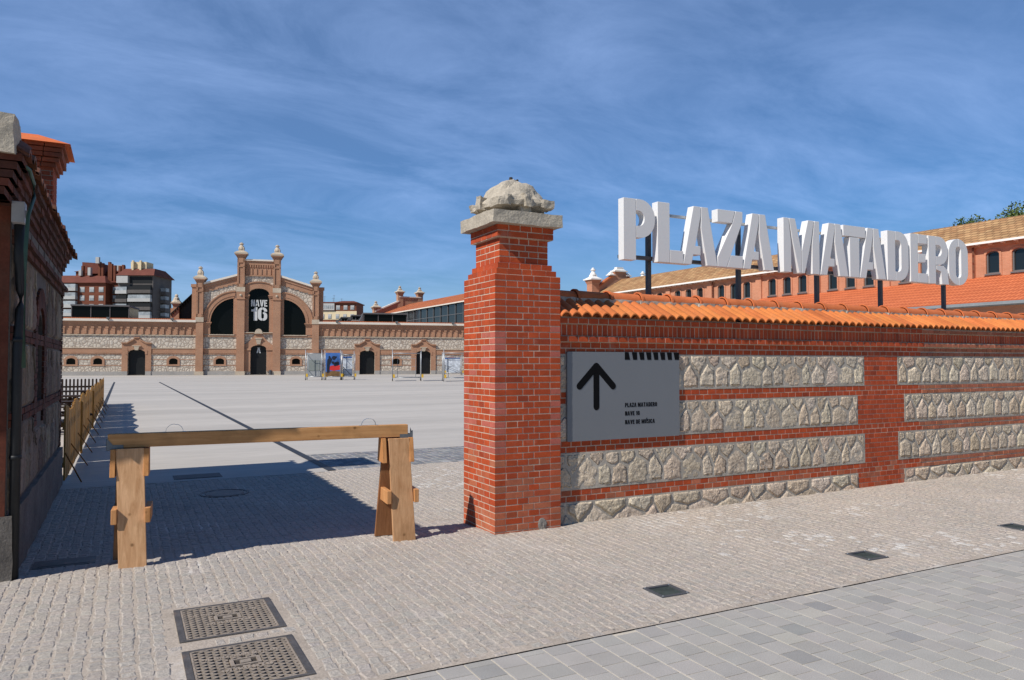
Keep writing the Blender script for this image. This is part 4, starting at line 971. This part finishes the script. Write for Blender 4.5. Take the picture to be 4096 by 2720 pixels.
o = part('hall_lettering', 'ltr', b, f); o.location = (0, .28, 0)
# main door
f = MB()
for sg_ in (-1, 1):
    xa, xb = sorted((sg_*1.85, sg_*1.05)); f.box(xa, xb, -.12, .03, .45, 3.45); xa, xb = sorted((sg_*1.85, sg_*.98)); f.box(xa, xb, -.22, .03, 3.3, 3.55)
f.plate([[(-1.85, 3.55), (-1.85, 4.0), (-1.2, 4.5), (-.75, 5.0), (-.45, 5.5), (-1.8, 5.5), (-1.8, 5.66), (1.8, 5.66), (1.8, 5.5), (.45, 5.5), (.75, 5.0), (1.2, 4.5), (1.85, 4.0), (1.85, 3.55), (1.04, 3.55)]+seg(0, 1.04, 3.45, 4.0)[::-1][1:-1]+[(-1.04, 3.55)]], -.14, .03)
f = part('main_doorway', 'fbrick', f)
b = MB(); b.box(-1.85, -.5, -.3, .03, 5.64, 5.74); b.box(.5, 1.85, -.3, .03, 5.64, 5.74); b.plate([[(-.62, 5.55)]+seg(0, .5, 5.62, 6.22)+[(.62, 5.55)]], -.34, .03); b.lathe([(.26, -.40), (.24, -.36)], 0, 5.85, 12)
part('door_crest', 'fstone', b, f); b = MB(); b.frus((-.22, .22, -.22, -.1), (-.38, .38, -.32, -.1), 4.12, 4.85); b.box(-.46, .46, -.36, -.1, 4.85, 4.98)
part('door_keystone', 'fstone', b, f)
b = MB(); b.box(-1.2, 1.2, .3, .36, -.05, 4.1); d = part('door_leaf', 'apdark', b, f)
b = MB(); text(b, 'A', -.27, 2.92, .66, .54, -.02, .01); b.box(-.2, .2, -.02, .01, 3.62, 3.67); o = part('door_letter', 'ltr', b, d); o.location = (0, .29, 0)
# gable
f = MB()
for sg_ in (-1, 1):
    st = 7; top = lambda u: 12.05+(13.32-12.05)*u; low = []
    for k in range(st):
        u0, u1 = k/st, (k+1)/st; z_ = top(u0)-1.05+.10; low += [(-7.0+4.2*u0, z_), (-7.0+4.2*u1, z_)]
    poly = [(-7.0, 12.05), (-2.8, 13.32)]+low[::-1]; f.plate([[(x if sg_ < 0 else -x, z) for x, z in poly]], -.10, .03)
    poly2 = [(-7.0, 12.05), (-2.8, 13.32), (-2.8, 12.9), (-7.0, 11.63)]; f.plate([[(x if sg_ < 0 else -x, z) for x, z in poly2]], -.2, -.09)
f.box(-1.85, 1.85, -.08, .03, 13.43, 15.12); f.box(-1.85, 1.85, -.2, .03, 14.9, 15.43); f.box(-1.85, 1.85, -.16, .03, 13.38, 13.52)
for k in range(6): f.box(-1.6+k*.6-.12, -1.6+k*.6+.12, -.16, -.07, 13.55, 14.4)
for k in range(12): f.box(-1.75+k*.31-.07, -1.75+k*.31+.07, -.19, -.07, 14.55, 14.9)
f = part('gable_brickwork', 'fbrick', f)
b = MB()
for sg_ in (-1, 1): b.plate([[(sg_*7.0, 12.05), (sg_*2.8, 13.32), (sg_*2.8, 13.58), (sg_*7.0, 12.31)]], -.38, .6)
b.box(-1.85, 1.85, -.36, .6, 15.43, 15.64); part('gable_coping', 'coping', b, f)
# pilasters with pinnacles
def pilaster(c, w, zband, zcap, ztop, inner):
    b = MB(); y0 = -.42
    b.box(c-w/2, c+w/2, y0, .1, .46, zband)
    ub = zband+.62; w2 = w-.06
    b.box(c-w2/2, c+w2/2, y0+.03, .7, ub, zcap-.5)
    for (a, c_, z0, z1) in ((c-w2/2, c-w2/2+.2, ub, zcap-.5), (c+w2/2-.2, c+w2/2, ub, zcap-.5), (c-w2/2, c+w2/2, ub, ub+.45), (c-w2/2, c+w2/2, zcap-1.15, zcap-.5), (c-w2/2, c+w2/2, zcap-1.75, zcap-1.6)): b.box(a, c_, y0-.06, y0+.029, z0, z1)
    for k in range(4): e = .05+.07*k; b.box(c-w2/2-e, c+w2/2+e, y0-e, .7+e, zcap-.5+k*.125, zcap-.5+(k+1)*.125-.003)
    if inner: b.box(c-w/2-.03, c+w/2+.03, y0-.05, .1, zband-.95, zband); b.box(c-w/2-.07, c+w/2+.07, y0-.09, .1, zband-1.02, zband-.92)
    p = part('pilaster', 'fbrick', b)
    b = MB(); b.box(c-w/2-.04, c+w/2+.04, y0-.06, .72, zband, ub); b_ = MB(); b_.box(c-w/2-.1, c+w/2+.1, y0-.1, .15, -.05, .46); part('pilaster_base', 'fstone', b_, p)
    if inner: b.lathe([(.16, 0), (.14, .08), (.05, .12)], 0, 0, 14); n_ = 14*3; b.v[-n_:] = [(c+x, y0-.05-z, zband-.48+y) for x, y, z in b.v[-n_:]]
    part('pilaster_stone', 'fstone', b, p)
    b = MB(); s2 = math.sqrt(2); hw = w2/2+.38
    b.box(c-hw, c+hw, .14-hw, .14+hw, zcap, zcap+.22); h = ztop-zcap
    b.lathe([(r_*s2, z_) for r_, z_ in ((hw-.12, .20), (hw-.18, .34), (.36, .46), (.34, .72))], c, .14, 4, math.pi/4, zcap)
    b.lathe([(r_, z_*h) for r_, z_ in ((.42, .42), (.40, .55), (.30, .68), (.18, .76), (.16, .80), (.27, .84), (.30, .88), (.25, .92), (.15, .94), (.17, .97), (.08, 1.0))], c, .14, 14, 0, zcap)
    for k in range(4): a = k*math.pi/2+math.pi/4; b.lathe([(.05, .3*h), (.13, .42*h), (.10, .55*h), (.02, .62*h)], c+.36*math.cos(a), .14+.36*math.sin(a), 6, 0, zcap)
    part('pinnacle', 'fstone', b, p)
for c, w, zb, zc_, zt_, i in ((-7.45, .92, 7.03, 12.78, 14.5, 0), (7.45, .92, 6.93, 12.68, 14.3, 0), (-2.32, 1.0, 11.2, 16.28, 17.92, 1), (2.32, 1.0, 11.15, 16.2, 17.78, 1)): pilaster(c, w, zb, zc_, zt_, i)
b = MB()
for sg_ in (-1, 1):
    xa, xb = sorted((sg_*8.5, sg_*7.9)); b.box(xa, xb, .15, .7, 7.4, 12.0); xa, xb = sorted((sg_*8.62, sg_*7.9)); b.box(xa, xb, .05, .8, 11.7, 12.1)
part('return_pier', 'fbrick', b)
# nave body behind with left aisle
b = MB(); b.plate([[(-7.4, 5), (7.4, 5), (7.4, 11.6), (0, 13.8), (-7.4, 11.6)]], .7, 40); part('nave_body', 'apdark', b)
b = MB(); b.plate([[(-11.7, 6.5), (-8.4, 6.5), (-8.4, 11.9), (-11.6, 8.6)]], 6.3, 30); part('aisle_cladding', 'apdark', b)
b = MB(); b.plate([[(-11.95, 8.45), (-8.4, 12.15), (-8.4, 12.0), (-11.95, 8.28)]], 5.4, 30); [b.box(-11.9+k*.27, -11.9+k*.27+.09, 5.5, 6.3, 8.05+k*.283, 8.28+k*.283) for k in range(13)]; part('aisle_roof', 'apdark', b)
b = MB(); b.box(-11.7, -10.9, 5.6, 6.4, 6, 9.7); b.box(-12.0, -11.5, 5.7, 6.3, 6, 9.2); [b.box(-11.72-.06*k, -10.88+.06*k, 5.58-.06*k, 6.42+.06*k, 9.5+k*.12, 9.5+(k+1)*.12-.003) for k in range(3)]; p_ = part('aisle_pier', 'fbrick', b)
b = MB(); b.box(-11.95, -10.65, 5.35, 6.65, 9.86, 10.05); b.lathe([(r_, z_) for r_, z_ in ((.7, 10.05), (.42, 10.35), (.38, 10.6), (.18, 10.85), (.26, 10.95), (.22, 11.05), (.08, 11.2))], -11.3, 6.0, 10); part('pinnacle', 'fstone', b, p_)
# roof lights and floodlights
def rooflight(s0, s1, y0, y1, zb, zt_, slant):
    b = MB(); b.box(s0, s1, y0+.08, y1, zb, zt_-.2); n = 3
    q = part('roof_light', 'glass', b)
    b = MB(); b.box(s0-.1, s1+.1, y0-.15, y1+.1, zt_-.2, zt_)
    for k in range(n+1): x = s0+(s1-s0)*k/n; b.box(x-.05, x+.05, y0, y0+.1, zb, zt_-.2)
    if slant: b.plate([[(s0-.12, zt_-.15), (s0-.12, zb), (s0-.8, zb)]], y0, y0+.3); b.plate([[(s0-.04, zt_-.15), (s0-.04, zb), (s0-.8, zb)]], y0+.3, y1)
    part('roof_light_frame', 'frame', b, q)
rooflight(-23.55, -16.7, 3, 9, 7.4, 9.3, False); rooflight(14.25, 20.45, 3, 7, 7.2, 8.86, True); rooflight(13.0, 14.6, 10, 13, 8.2, 8.97, True); rooflight(11.7, 13.2, 17, 20, 8.3, 9.04, True)
for s_ in (-18.34, -10.75, 10.34, 18.58, 26.68):
    b = MB(); b.box(s_-.05, s_+.05, -.55, -.45, 7.1, 7.3); b.box(s_-.18, s_+.18, -.8, -.5, 7.24, 7.48); part('floodlight', 'frame', b)
b = MB(); b.lathe([(.2, 0), (.21, .62), (.17, .64), (.15, .66)], 0, 0, 14); o = b.build('litter_bin', M['post']); o.location = (14.45, 98.35, -.04); tag(o, 'small dark litter bin standing right of the main hall door', 'litter bin')

# ------------------------------------------------------------------ halls on the right side of the plaza (local x = D, y = u)
AR = math.atan2(.0227, .99974)
PM = lambda a, y, c_: (y, a, c_)
bh = thing('brick_hall', 'long red brick hall with arched windows and mottled brown tiled roof', 'building', (0, 0, 0), AR)
pb = lambda name, m, mb, parent=bh, **k: mb.build(name, M[m], parent, **k)
U0, U1 = 6.0, 76.0; BAYS = [12.8, 19.7, 26.6, 33.6, 40.6, 47.6, 54.55, 61.4, 68.2]; wins = []
for a, c_ in zip(BAYS, BAYS[1:]): m_ = (a+c_)/2; wins += [m_-1.83, m_, m_+1.83]
wins = [u for u in wins if u > 15]
def hw(u, e=0): return [(u-.48-e, 8.3-e), (u-.48-e, 9.72)]+seg(u, .48+e, 9.72, 9.99+e)[1:-1]+[(u+.48+e, 9.72), (u+.48+e, 8.3-e)]
b = MB(); b.plate([[(U0, 0), (U1, 0), (U1, 10.7), (U0, 10.7)]]+[hw(u) for u in wins], 55.0, 55.4, PM); b.box(55.4, 63, U1-.4, U1, 0, 10.7); b.box(55.4, 63, U0, U0+.4, 0, 10.7); b.box(62.6, 63, U0+.4, U1-.4, 0, 10.7)
b.plate([[(55.3, 10.7), (62.7, 10.7), (59, 12.9)]], U0+.05, U0+.4); pb('wall', 'hbrick', b)
b = MB()
for u in BAYS: b.box(54.82, 55.0, u-.36, u+.36, 0, 10.3)
b.box(54.86, 55.0, U0, U1, 10.32, 10.62)
for u in wins: b.plate([hw(u, .16), hw(u, .0)], 54.93, 55.01, PM)
pb('pilaster_band', 'hbrick', b)
for u in wins:
    b = MB(); b.plate([hw(u), hw(u, -.09)], 55.08, 55.2, PM); f = pb('window', 'frame', b)
    b = MB(); b.box(55.2, 55.23, u-.5, u+.5, 8.25, 10.05); pb('window_pane', 'glass2', b, f)
    b = MB(); b.box(54.86, 55.1, u-.56, u+.56, 8.18, 8.28); pb('window_sill', 'frame', b, f)
b = MB(); b.plate([[(54.4, 10.62), (59, 13.06), (63.6, 10.62), (63.6, 10.5), (59, 12.94), (54.4, 10.5)]], U0-.3, U1-.3); pb('roof', 'browntile', b)
b = MB(); b.box(54.3, 54.42, U0-.3, U1-.2, 10.52, 10.68); pb('eave_board', 'whitestone', b)
b = MB(); u = U0
while u < U1: b.box(54.42, 55.0, u, u+.12, 10.46, 10.54); u += .9
pb('rafter_ends', 'whitestone', b)
for u in (54.0, 40.3, 26.3): b = MB(); b.tube([(54.78, u, 2), (54.78, u, 10.4)], .07, 6); pb('downpipe', 'apred', b)
def gable(root, D0, D1, Dm, u, z0, zm, brick, stone, P):
    b = MB(); b.plate([[(D0, 0), (D1, 0), (D1, z0+.9), (Dm+1.0, zm+.55), (Dm+1.0, zm+1.1), (Dm-1.0, zm+1.1), (Dm-1.0, zm+.55), (D0, z0+.9)]], u, u+.7); g = P('gable_wall', brick, b, root)
    b = MB()
    for a, c_ in ((D0, Dm-1.0), (D1, Dm+1.0)): b.plate([[(a, z0+.9), (c_, zm+.55), (c_, zm+.78), (a, z0+1.13)]], u-.12, u+.8)
    P('gable_coping', 'fartile' if stone == 'whitestone' else stone, b, g); return g
g = gable(bh, 55, 63, 59, 76.0, 10.7, 13.0, 'hbrick', 'whitestone', pb)
def hpin(D, u, w, zc_, zt_, m, P, par, br, zb=10.0):
    b = MB(); b.box(D-w/2, D+w/2, u-w/2, u+w/2, zb, zc_-.5)
    for k in range(4): e = .05+.05*k; b.box(D-w/2-e, D+w/2+e, u-w/2-e, u+w/2+e, zc_-.5+k*.125, zc_-.5+(k+1)*.125-.003)
    q = P('gable_pier', br, b, par); b = MB(); h = zt_-zc_; W2 = w/2+.36
    b.box(D-W2, D+W2, u-W2, u+W2, zc_, zc_+.16); b.lathe([(r_*1.414, z_) for r_, z_ in ((W2-.08, .16), (.5, .40), (.38, .5), (.36, .75))], D, u, 4, math.pi/4, zc_)
    b.lathe([(r_, z_*h) for r_, z_ in ((.44, .42), (.30, .62), (.18, .72), (.34, .78), (.36, .84), (.18, .89), (.2, .94), (.1, 1.0))], D, u, 12, 0, zc_); P('pinnacle', m, b, q)
hpin(54.7, 76.4, 1.2, 12.75, 14.45, 'whitestone', pb, g, 'hbrick'); hpin(63.2, 76.4, 1.2, 12.75, 14.45, 'whitestone', pb, g, 'hbrick')
b = MB(); b.box(57.9, 60.1, 75.8, 76.9, 14.1, 14.28); b.frus((58.1, 59.9, 75.9, 76.8), (58.5, 59.5, 76.1, 76.6), 14.28, 14.6); b.box(58.45, 59.55, 76.05, 76.65, 14.6, 14.75)
for D in (57.6, 60.4): b.box(D-.45, D+.45, 75.85, 76.85, 13.55, 13.68); b.frus((D-.35, D+.35, 75.95, 76.75), (D-.15, D+.15, 76.15, 76.55), 13.68, 14.0)
pb('gable_crown', 'whitestone', b, g)

sh = thing('tile_roofed_shed', 'low building with smooth bright orange roof in front of the brick hall', 'building', (0, 0, 0), AR)
b = MB(); b.plate([[(47.9, 5.70), (54.98, 8.1), (54.98, 7.98), (47.9, 5.58)]], 6, 47.3); b.build('roof', M['orangetile'], sh)
b = MB(); b.box(48.4, 54.8, 6.3, 47.0, 0, 5.5); b.build('wall', M['hbrick'], sh)
b = MB(); b.box(47.72, 47.95, 5.9, 47.3, 5.42, 5.62); b.box(47.95, 48.42, 6, 47.3, 5.36, 5.44); b.build('gutter', M['gutter'], sh)

gl = thing('glass_hall', 'hall with glazed side and plain red tiled roof behind the stone wing', 'building', (0, 0, 0), AR)
pg = lambda name, m, mb, parent=gl, **k: mb.build(name, M[m], parent, **k)
b = MB(); b.plate([[(47.66, 11.62), (55.33, 14.42), (63.0, 11.62), (63.0, 11.45), (55.33, 14.25), (47.66, 11.45)]], 102, 146.2); pg('roof', 'fartile', b)
b = MB(); b.box(47.55, 47.68, 102, 146.2, 11.43, 11.63); pg('eave_board', 'coping', b)
b = MB(); b.box(48.0, 62.5, 102, 146.2, 0, 11.45); pg('glazing', 'glass2', b)
u = 103.2
while u < 146: b = MB(); b.box(47.86, 48.0, u-.1, u+.1, 5, 11.45); pg('mullion', 'frame', b); u += 3.12
b = MB(); b.box(47.9, 48.0, 102, 146.2, 9.6, 9.72); pg('transom', 'frame', b)
b = MB(); b.plate([[(47.3, 0), (63.35, 0), (63.35, 12.36), (57.97, 14.77), (57.97, 15.74), (52.7, 15.74), (52.7, 14.77), (47.3, 12.36)]], 146.2, 147.1); g2 = pg('gable_wall', 'fbrick', b)
b = MB(); b.plate([[(47.3, 12.36), (52.7, 14.77), (52.7, 15.05), (47.3, 12.64)]], 146.0, 147.3); b.box(52.7, 57.97, 146.0, 147.3, 15.74, 15.97); pg('gable_coping', 'coping', b, g2)
for D, zc_, zt_ in ((47.66, 13.34, 14.77), (53.04, 16.83, 18.26), (57.62, 16.83, 18.2), (63.0, 13.34, 14.77)): hpin(D, 146.65, 1.15, zc_, zt_, 'fstone', pg, g2, 'fbrick', 10)

# ------------------------------------------------------------------ apartment blocks far behind
FH = (math.sin(rad(27.5)), math.cos(rad(27.5)))
def aproot(name, label): return thing(name, label, 'building', (-3.161+260*FH[0], -6.428+260*FH[1], 0), rad(-27.5), 'apartment blocks behind the halls')
ap = lambda name, m, mb, par, **k: mb.build(name, M[m], par, **k)
def winrow(root, xs, zs, w, h, y=-.08):
    for z in zs:
        for x in xs:
            b = MB(); b.box(x-w/2-.15, x+w/2+.15, y-.05, y+.1, z-.15, z+h+.15); f = ap('window', 'apwhite', b, root)
            b = MB(); b.box(x-w/2, x+w/2, y-.12, y-.04, z, z+h*.55); ap('window_pane', 'apwin', b, f)
def balcony(root, x0, x1, z, y, d, front='apwhite', glassy=True):
    b = MB(); b.box(x0, x1, y-d, y, z, z+1.15); f = ap('balcony', front, b, root)
    b = MB(); b.box(x0+.1, x1-.1, y-d+.25, y, z+1.15, z+2.4); ap('balcony_glazing', 'apwin' if glassy else 'apdark', b, f)
    return f
red = aproot('red_brick_flats', 'red brick apartment block with white windows and thin chimneys at left')
b = MB(); b.box(-164, -142.2, 0, 14, 0, 29.5); b.box(-142.2, -136.9, 4, 14, 0, 30.0); b.box(-158, -137, 9, 22, 0, 34.5); ap('wall', 'apred', b, red)
b = MB(); b.frus((-164.5, -141.8, -.8, 15), (-162, -145, 4.5, 13), 29.5, 32.6); b.frus((-158.5, -136.5, 8.5, 22), (-155, -140, 12, 18), 34.5, 35.8); b.box(-142.2, -136.4, 3.3, 14, 30, 30.5); b.plate([[(-154, 33.5), (-146.5, 33.5), (-147.5, 37.2), (-154, 37.6)]], 6, 13); ap('roof', 'aproof', b, red)
for x, z in ((-152.8, 36), (-146.8, 37.5), (-145.7, 37.0), (-142.6, 36.8), (-141.4, 36.2), (-139.6, 36.0), (-138.4, 36.4), (-143.3, 37.4)): b = MB(); b.box(x-.38, x+.38, 4, 5, 30, z); ap('chimney', 'apred', b, red)

b = MB(); b.box(-147.6, -146.4, 3, 3.9, 36.8, 39.0); b.box(-145, -141.5, 10, 12, 34, 37); b.box(-150.3, -149.3, 3, 4.2, 32.5, 35.3); b.box(-153.5, -152.6, 3, 4, 32.4, 34.4); ap('roof_hut', 'apwhite', b, red)
winrow(red, [-150.3, -147.0, -143.7], [27.2-.8, 24.2-.8, 21.2-.8, 18.1-.8], 1.3, 1.5)
for k in range(6): balcony(red, -160, -151.9, 26.6-k*2.95, 0, 1.6)
for k in range(5): balcony(red, -141.6, -137.5, 26.0-k*2.95, 4, .8, 'apgrey')
gry = aproot('grey_flats', 'grey apartment block with stacked balconies and red roof left of the hall')
b = MB(); b.box(-136.8, -124.6, -2, 12, 0, 32); ap('wall', 'apgrey', b, gry)
b = MB(); b.frus((-137.2, -123.8, -3.2, 13), (-136, -125.5, 1, 9), 31.8, 34.6); ap('roof', 'aproof', b, gry)
b = MB(); b.box(-134, -128.5, 1, 6, 34, 37); b.box(-133.2, -132.6, 0, .8, 34, 37.4); b.box(-130.5, -129.9, 0, .8, 34, 37.4); ap('roof_hut', 'apcream', b, gry)
b = MB(); b.box(-136.8, -132.9, -3.2, -2, 29.2, 31.6); ap('top_panel', 'apwhite', b, gry)
for k in range(7):
    z = 25.6-k*2.95
    balcony(gry, -132.8, -124.9, z, -2, 1.5, ('apgrey', 'apwhite', 'apgrey', 'apwhite', 'apwhite', 'apgrey', 'apgrey')[k], k % 2 == 1)
    balcony(gry, -136.9, -133.0, z-.2, -2, 1.7, 'apwhite' if k != 1 else 'apgrey', k % 2 == 0)
    balcony(gry, -124.6, -122.6, z, 6, 3, 'apgrey')
b = MB(); b.box(-132.6, -125, -2.1, -1.9, 29.2, 31.4); b.box(-132.6, -125, -2.1, -1.95, 27.4, 28.6); ap('dark_loggia', 'apdark', b, gry)
crm = aproot('cream_flats', 'small block with cream band and red brick top right of the hall')
b = MB(); b.box(-67.5, -54.4, 0, 12, 0, 22.4); ap('wall', 'apred', b, crm)
b = MB(); b.box(-67.6, -54.3, -.12, 0, 16.6, 19.6); ap('cream_band', 'apcream', b, crm)
b = MB(); b.box(-67.8, -62.0, -.6, 0, 19.9, 22.3); f = ap('glazed_gallery', 'apwhite', b, crm); b = MB(); [b.box(-67.4+k*.75, -66.9+k*.75, -.66, -.58, 20.5, 21.6) for k in range(7)]; ap('gallery_panes', 'apwin', b, f)
winrow(crm, [-60.8, -58.2, -55.8], [20.2], 1.0, 1.3); winrow(crm, [-66.2, -63.7, -61, -58.4, -55.9], [17.1], .9, 1.3, -.2); winrow(crm, [-66.2, -63.7], [14.4], .9, 1.3)
b = MB(); b.box(-68, -54, -.7, 12.5, 22.4, 22.75); b.frus((-62, -54, 0, 12), (-60, -56, 3, 9), 22.75, 23.4); ap('roof', 'aproof', b, crm)
b = MB()
for x, h in ((-66.5, 25.2), (-63.5, 24.6), (-63.2, 25.6), (-60.5, 24.4)): b.box(x-.04, x+.04, 4, 4.08, 22.7, h); b.box(x-.5, x+.5, 4, 4.06, h-.25, h-.2)
ap('aerials', 'frame', b, crm)
wb = aproot('white_block', 'small plain white rooftop block between the hall and the pinnacles'); wb['group'] = ''
del wb['group']
b = MB(); b.box(-43.3, -38.5, 0, 8, 0, 22.0); ap('wall', 'apwhite', b, wb); b = MB(); b.box(-41.2, -39.6, 1, 3, 22, 22.6); ap('roof_hut', 'apred', b, wb)

# ------------------------------------------------------------------ display carts on the plaza
def cart(x, y, rz, w, d, h, label, kind):
    t = thing('display_cart', label, 'cart', (x, y, -.04), rz, 'wheeled scaffold carts on the plaza')
    for px in (-w/2, w/2):
        for py in (0, d):
            b = MB(); b.tube([(px, py, .16), (px, py, h+(.25 if py == 0 else 0))], .032, 8); b.build('post', M['galv'], t, smooth=True)
            b = MB(); b.T = lambda a, c_, e, px=px, py=py: (px+e, py+a, .10+c_); b.lathe([(.02, -.03), (.10, -.028), (.10, .028), (.02, .03)], 0, 0, 16); b.build('castor', M['rubber'], t)
    for z in (.32, .30+h*.32, h-.1):
        b = MB()
        for py in (0, d): b.tube([(-w/2, py, z), (w/2, py, z)], .026, 6) if z != .30+h*.32 else None
        for px in (-w/2, w/2): b.tube([(px, 0, z), (px, d, z)], .026, 6)
        b.build('rail', M['galv'], t, smooth=True)
    for px in (-w/2, w/2):
        b = MB(); b.box(px+.05, px+.22, -.05, .03, .32, .62); b.build('brake_tag', M['yellow'], t)
    if kind == 'open':
        for px in (-w/2+.01, w/2-.03):
            b = MB(); b.box(px, px+.02, .12, d-.1, .36, h-.15); b.build('side_panel', M['cartpanel'], t)
        b = MB(); q = w*.32; b.tube([(-q, d*.6, .3), (-q, d*.6, h*.78), (q, d*.6, h*.78), (q, d*.6, .3)], .024, 6); b.tube([(-q, d*.6, h*.5), (-q+.3, d*.6, h*.5)], .02, 6); b.tube([(q, d*.6, h*.5), (q-.35, d*.6, h*.5)], .02, 6); b.build('inner_frame', M['galv'], t)
    if kind == 'panel':
        b = MB(); b.box(-w/2+.08, w/2-.04, d*.5, d*.5+.03, .36, h-.12); p_ = b.build('back_panel', M['cartpanel'], t)
        b = MB(); b.box(-w/2+.22, w/2-.25, d*.5-.03, d*.5-.002, .9, h*.72); b.plate([[(-w/2+.25, h*.72), (w/2-.3, h*.72), (0, h*.66)]], d*.5-.034, d*.5-.03); b.build('folded_sheet', M['cartdark'], p_)
        b = MB(); q = w*.3; b.tube([(-q, -.1, .3), (-q, -.1, h*.76), (q, -.1, h*.76), (q, -.1, .3)], .022, 6); b.build('inner_frame', M['galv'], t)
    if kind == 'poster':
        yf = -.06; b = MB(); b.box(-w/2+.06, w/2-.05, yf, yf+.03, .38, h-.02); p_ = b.build('poster', M['pblue'], t); y2 = yf-.006; k = w/1.5; hh = h/2.7
        X_ = lambda L: [(a*k, c_*hh) for a, c_ in L]
        b = MB(); b.plate([X_([(-.69, .38), (.70, .38), (.70, .85), (.1, .92), (-.69, .8)])], y2, yf); b.build('poster_ground', M['pbrown'], p_)
        b = MB(); b.plate([X_([(-.3, 1.0), (.1, .93), (.70, 1.02), (.70, 1.45), (.3, 1.5), (-.25, 1.38)])], y2-.003, yf); b.build('poster_red_shape', M['pred'], p_)
        b = MB(); b.plate([X_([(-.55, .7), (-.30, .75), (-.28, 1.5), (-.12, 1.85), (-.05, 2.1), (-.2, 2.2), (-.25, 2.36), (-.34, 2.40), (-.42, 2.30), (-.40, 2.15), (-.52, 2.0), (-.56, 1.5)])], y2-.006, yf)
        for cx, cz, rr in ((.12, 2.18, .2), (.02, 1.72, .13), (.25, 1.55, .2), (.42, 1.62, .22), (.3, 2.25, .1)): b.plate([X_([(cx+rr*math.cos(a)*(1+.2*math.sin(3*a)), cz+rr*math.sin(a)) for a in [i*math.pi/7 for i in range(14)]])], y2-.004, yf)
        b.plate([X_([(.46, 1.5), (.5, 2.3), (.54, 1.5)])], y2-.004, yf); b.plate([X_([(.56, 1.5), (.6, 2.1), (.64, 1.5)])], y2-.004, yf); b.build('poster_silhouette', M['pdark'], p_)
    if kind == 'pale':
        b = MB(); b.box(-w/2+.06, w/2-.2, .3, .33, .38, h-.3); p_ = b.build('pale_poster', M['pwhite'], t)
        b = MB(); b.box(-w/2+.06, w/2-.2, .27, .298, h-.42, h-.28); b.build('poster_header', M['pblue'], p_)
        b = MB(); b.box(w/2-.22, w/2-.02, -.06, -.03, h*.45, h*.62); b.box(w/2-.2, w/2-.02, -.06, -.03, h*.72, h*.95); b.build('loose_sheet', M['apwhite'], t)
        b = MB(); b.tube([(-w/2+.1, .1, h*.5), (w/2-.3, .1, .45)], .03, 6); b.tube([(-w/2+.1, .1, .45), (-w/2+.1, .1, h*.5)], .03, 6); b.build('brace_tube', M['frame'], t)
RZ = rad(-19)
cart(12.85, 65.2, RZ, 1.50, 1.2, 2.65, 'wheeled scaffold cart holding a plain grey panel, leftmost on the plaza', 'panel')
cart(14.52, 64.6, RZ, 1.45, 1.0, 2.62, 'wheeled scaffold cart with a blue and red poster of a dark figure', 'poster')
cart(16.02, 64.7, RZ, 1.15, 1.4, 2.55, 'wheeled scaffold cart with pale poster, just right of the blue and red poster', 'pale')
cart(19.40, 57.4, RZ, 2.55, 2.2, 2.62, 'open wheeled scaffold cart with grey side panels in front of a doorway', 'open')
cart(23.1, 54.2, RZ, 2.65, 2.2, 2.62, 'open wheeled scaffold cart partly hidden by the brick pillar', 'open')
cart(35.0, 83.5, RZ, 2.3, 1.6, 2.6, 'farther wheeled cart with a pale panel seen through the open cart by the pillar', 'pale')

# ------------------------------------------------------------------ trees behind the brick hall
def tree(x, y, top, rr, label, seed):
    r = random.Random(seed); t = thing('broadleaf_tree', label, 'tree', (x, y, 0), 0, 'trees behind the brick hall')
    b = MB(); b.tube([(0, 0, -.1), (.1, 0, top*.3), (0, .1, top*.55), (.1, .1, top*.8)], [.35, .28, .2, .06], 8)
    for k in range(7): a = k*.9; b.tube([(0, 0, top*(.4+.05*k)), (rr*.6*math.cos(a), rr*.6*math.sin(a), top*(.55+.05*k))], [.12, .03], 6)
    b.build('trunk', M['bark'], t)
    b = MB(); cl = []
    for k in range(46):
        a = r.uniform(0, 6.28); e = r.uniform(-.9, 1); q = rr*r.uniform(.35, 1)
        cl.append((q*math.cos(a)*math.sqrt(1-e*e*.8), q*math.sin(a)*math.sqrt(1-e*e*.8), top-rr*.75+e*rr*.75*r.uniform(.8, 1.05), r.uniform(.35, .8)))
    for cx, cy, cz, s_ in cl:
        cb_ = lerp((.075, .115, .03), (.13, .17, .045), r.random())
        for k in range(70):
            d = Vector((r.gauss(0, 1), r.gauss(0, 1), r.gauss(0, 1))).normalized()*s_*r.random()**.4
            n = Vector((r.gauss(0, 1), r.gauss(0, 1), r.gauss(0, 1)+.5)).normalized(); u = n.orthogonal().normalized(); v = n.cross(u); l = r.uniform(.08, .16); b.col = jit(cb_, .25, r)
            c_ = Vector((cx, cy, cz))+d; b.face([tuple(c_-u*l), tuple(c_+v*l*.5), tuple(c_+u*l), tuple(c_-v*l*.5)])
    b.build('crown', M['leaf'], t, fix=False)
for x, y, top, rr, lb in ((66.5, 25.0, 16.0, 2.7, 'leafy green tree top above the roof, cut by the right edge of the photo'), (66.0, 30.0, 15.4, 2.4, 'leafy green tree top, second from the right above the roof ridge'), (66.0, 34.6, 14.8, 2.2, 'leafy green tree top left of the tallest above the roof ridge'), (66, 39.0, 14.0, 1.8, 'smallest leafy tree tip just showing above the ridge, leftmost of the trees')):
    tree(x, y, top, rr, lb, int(x*y))
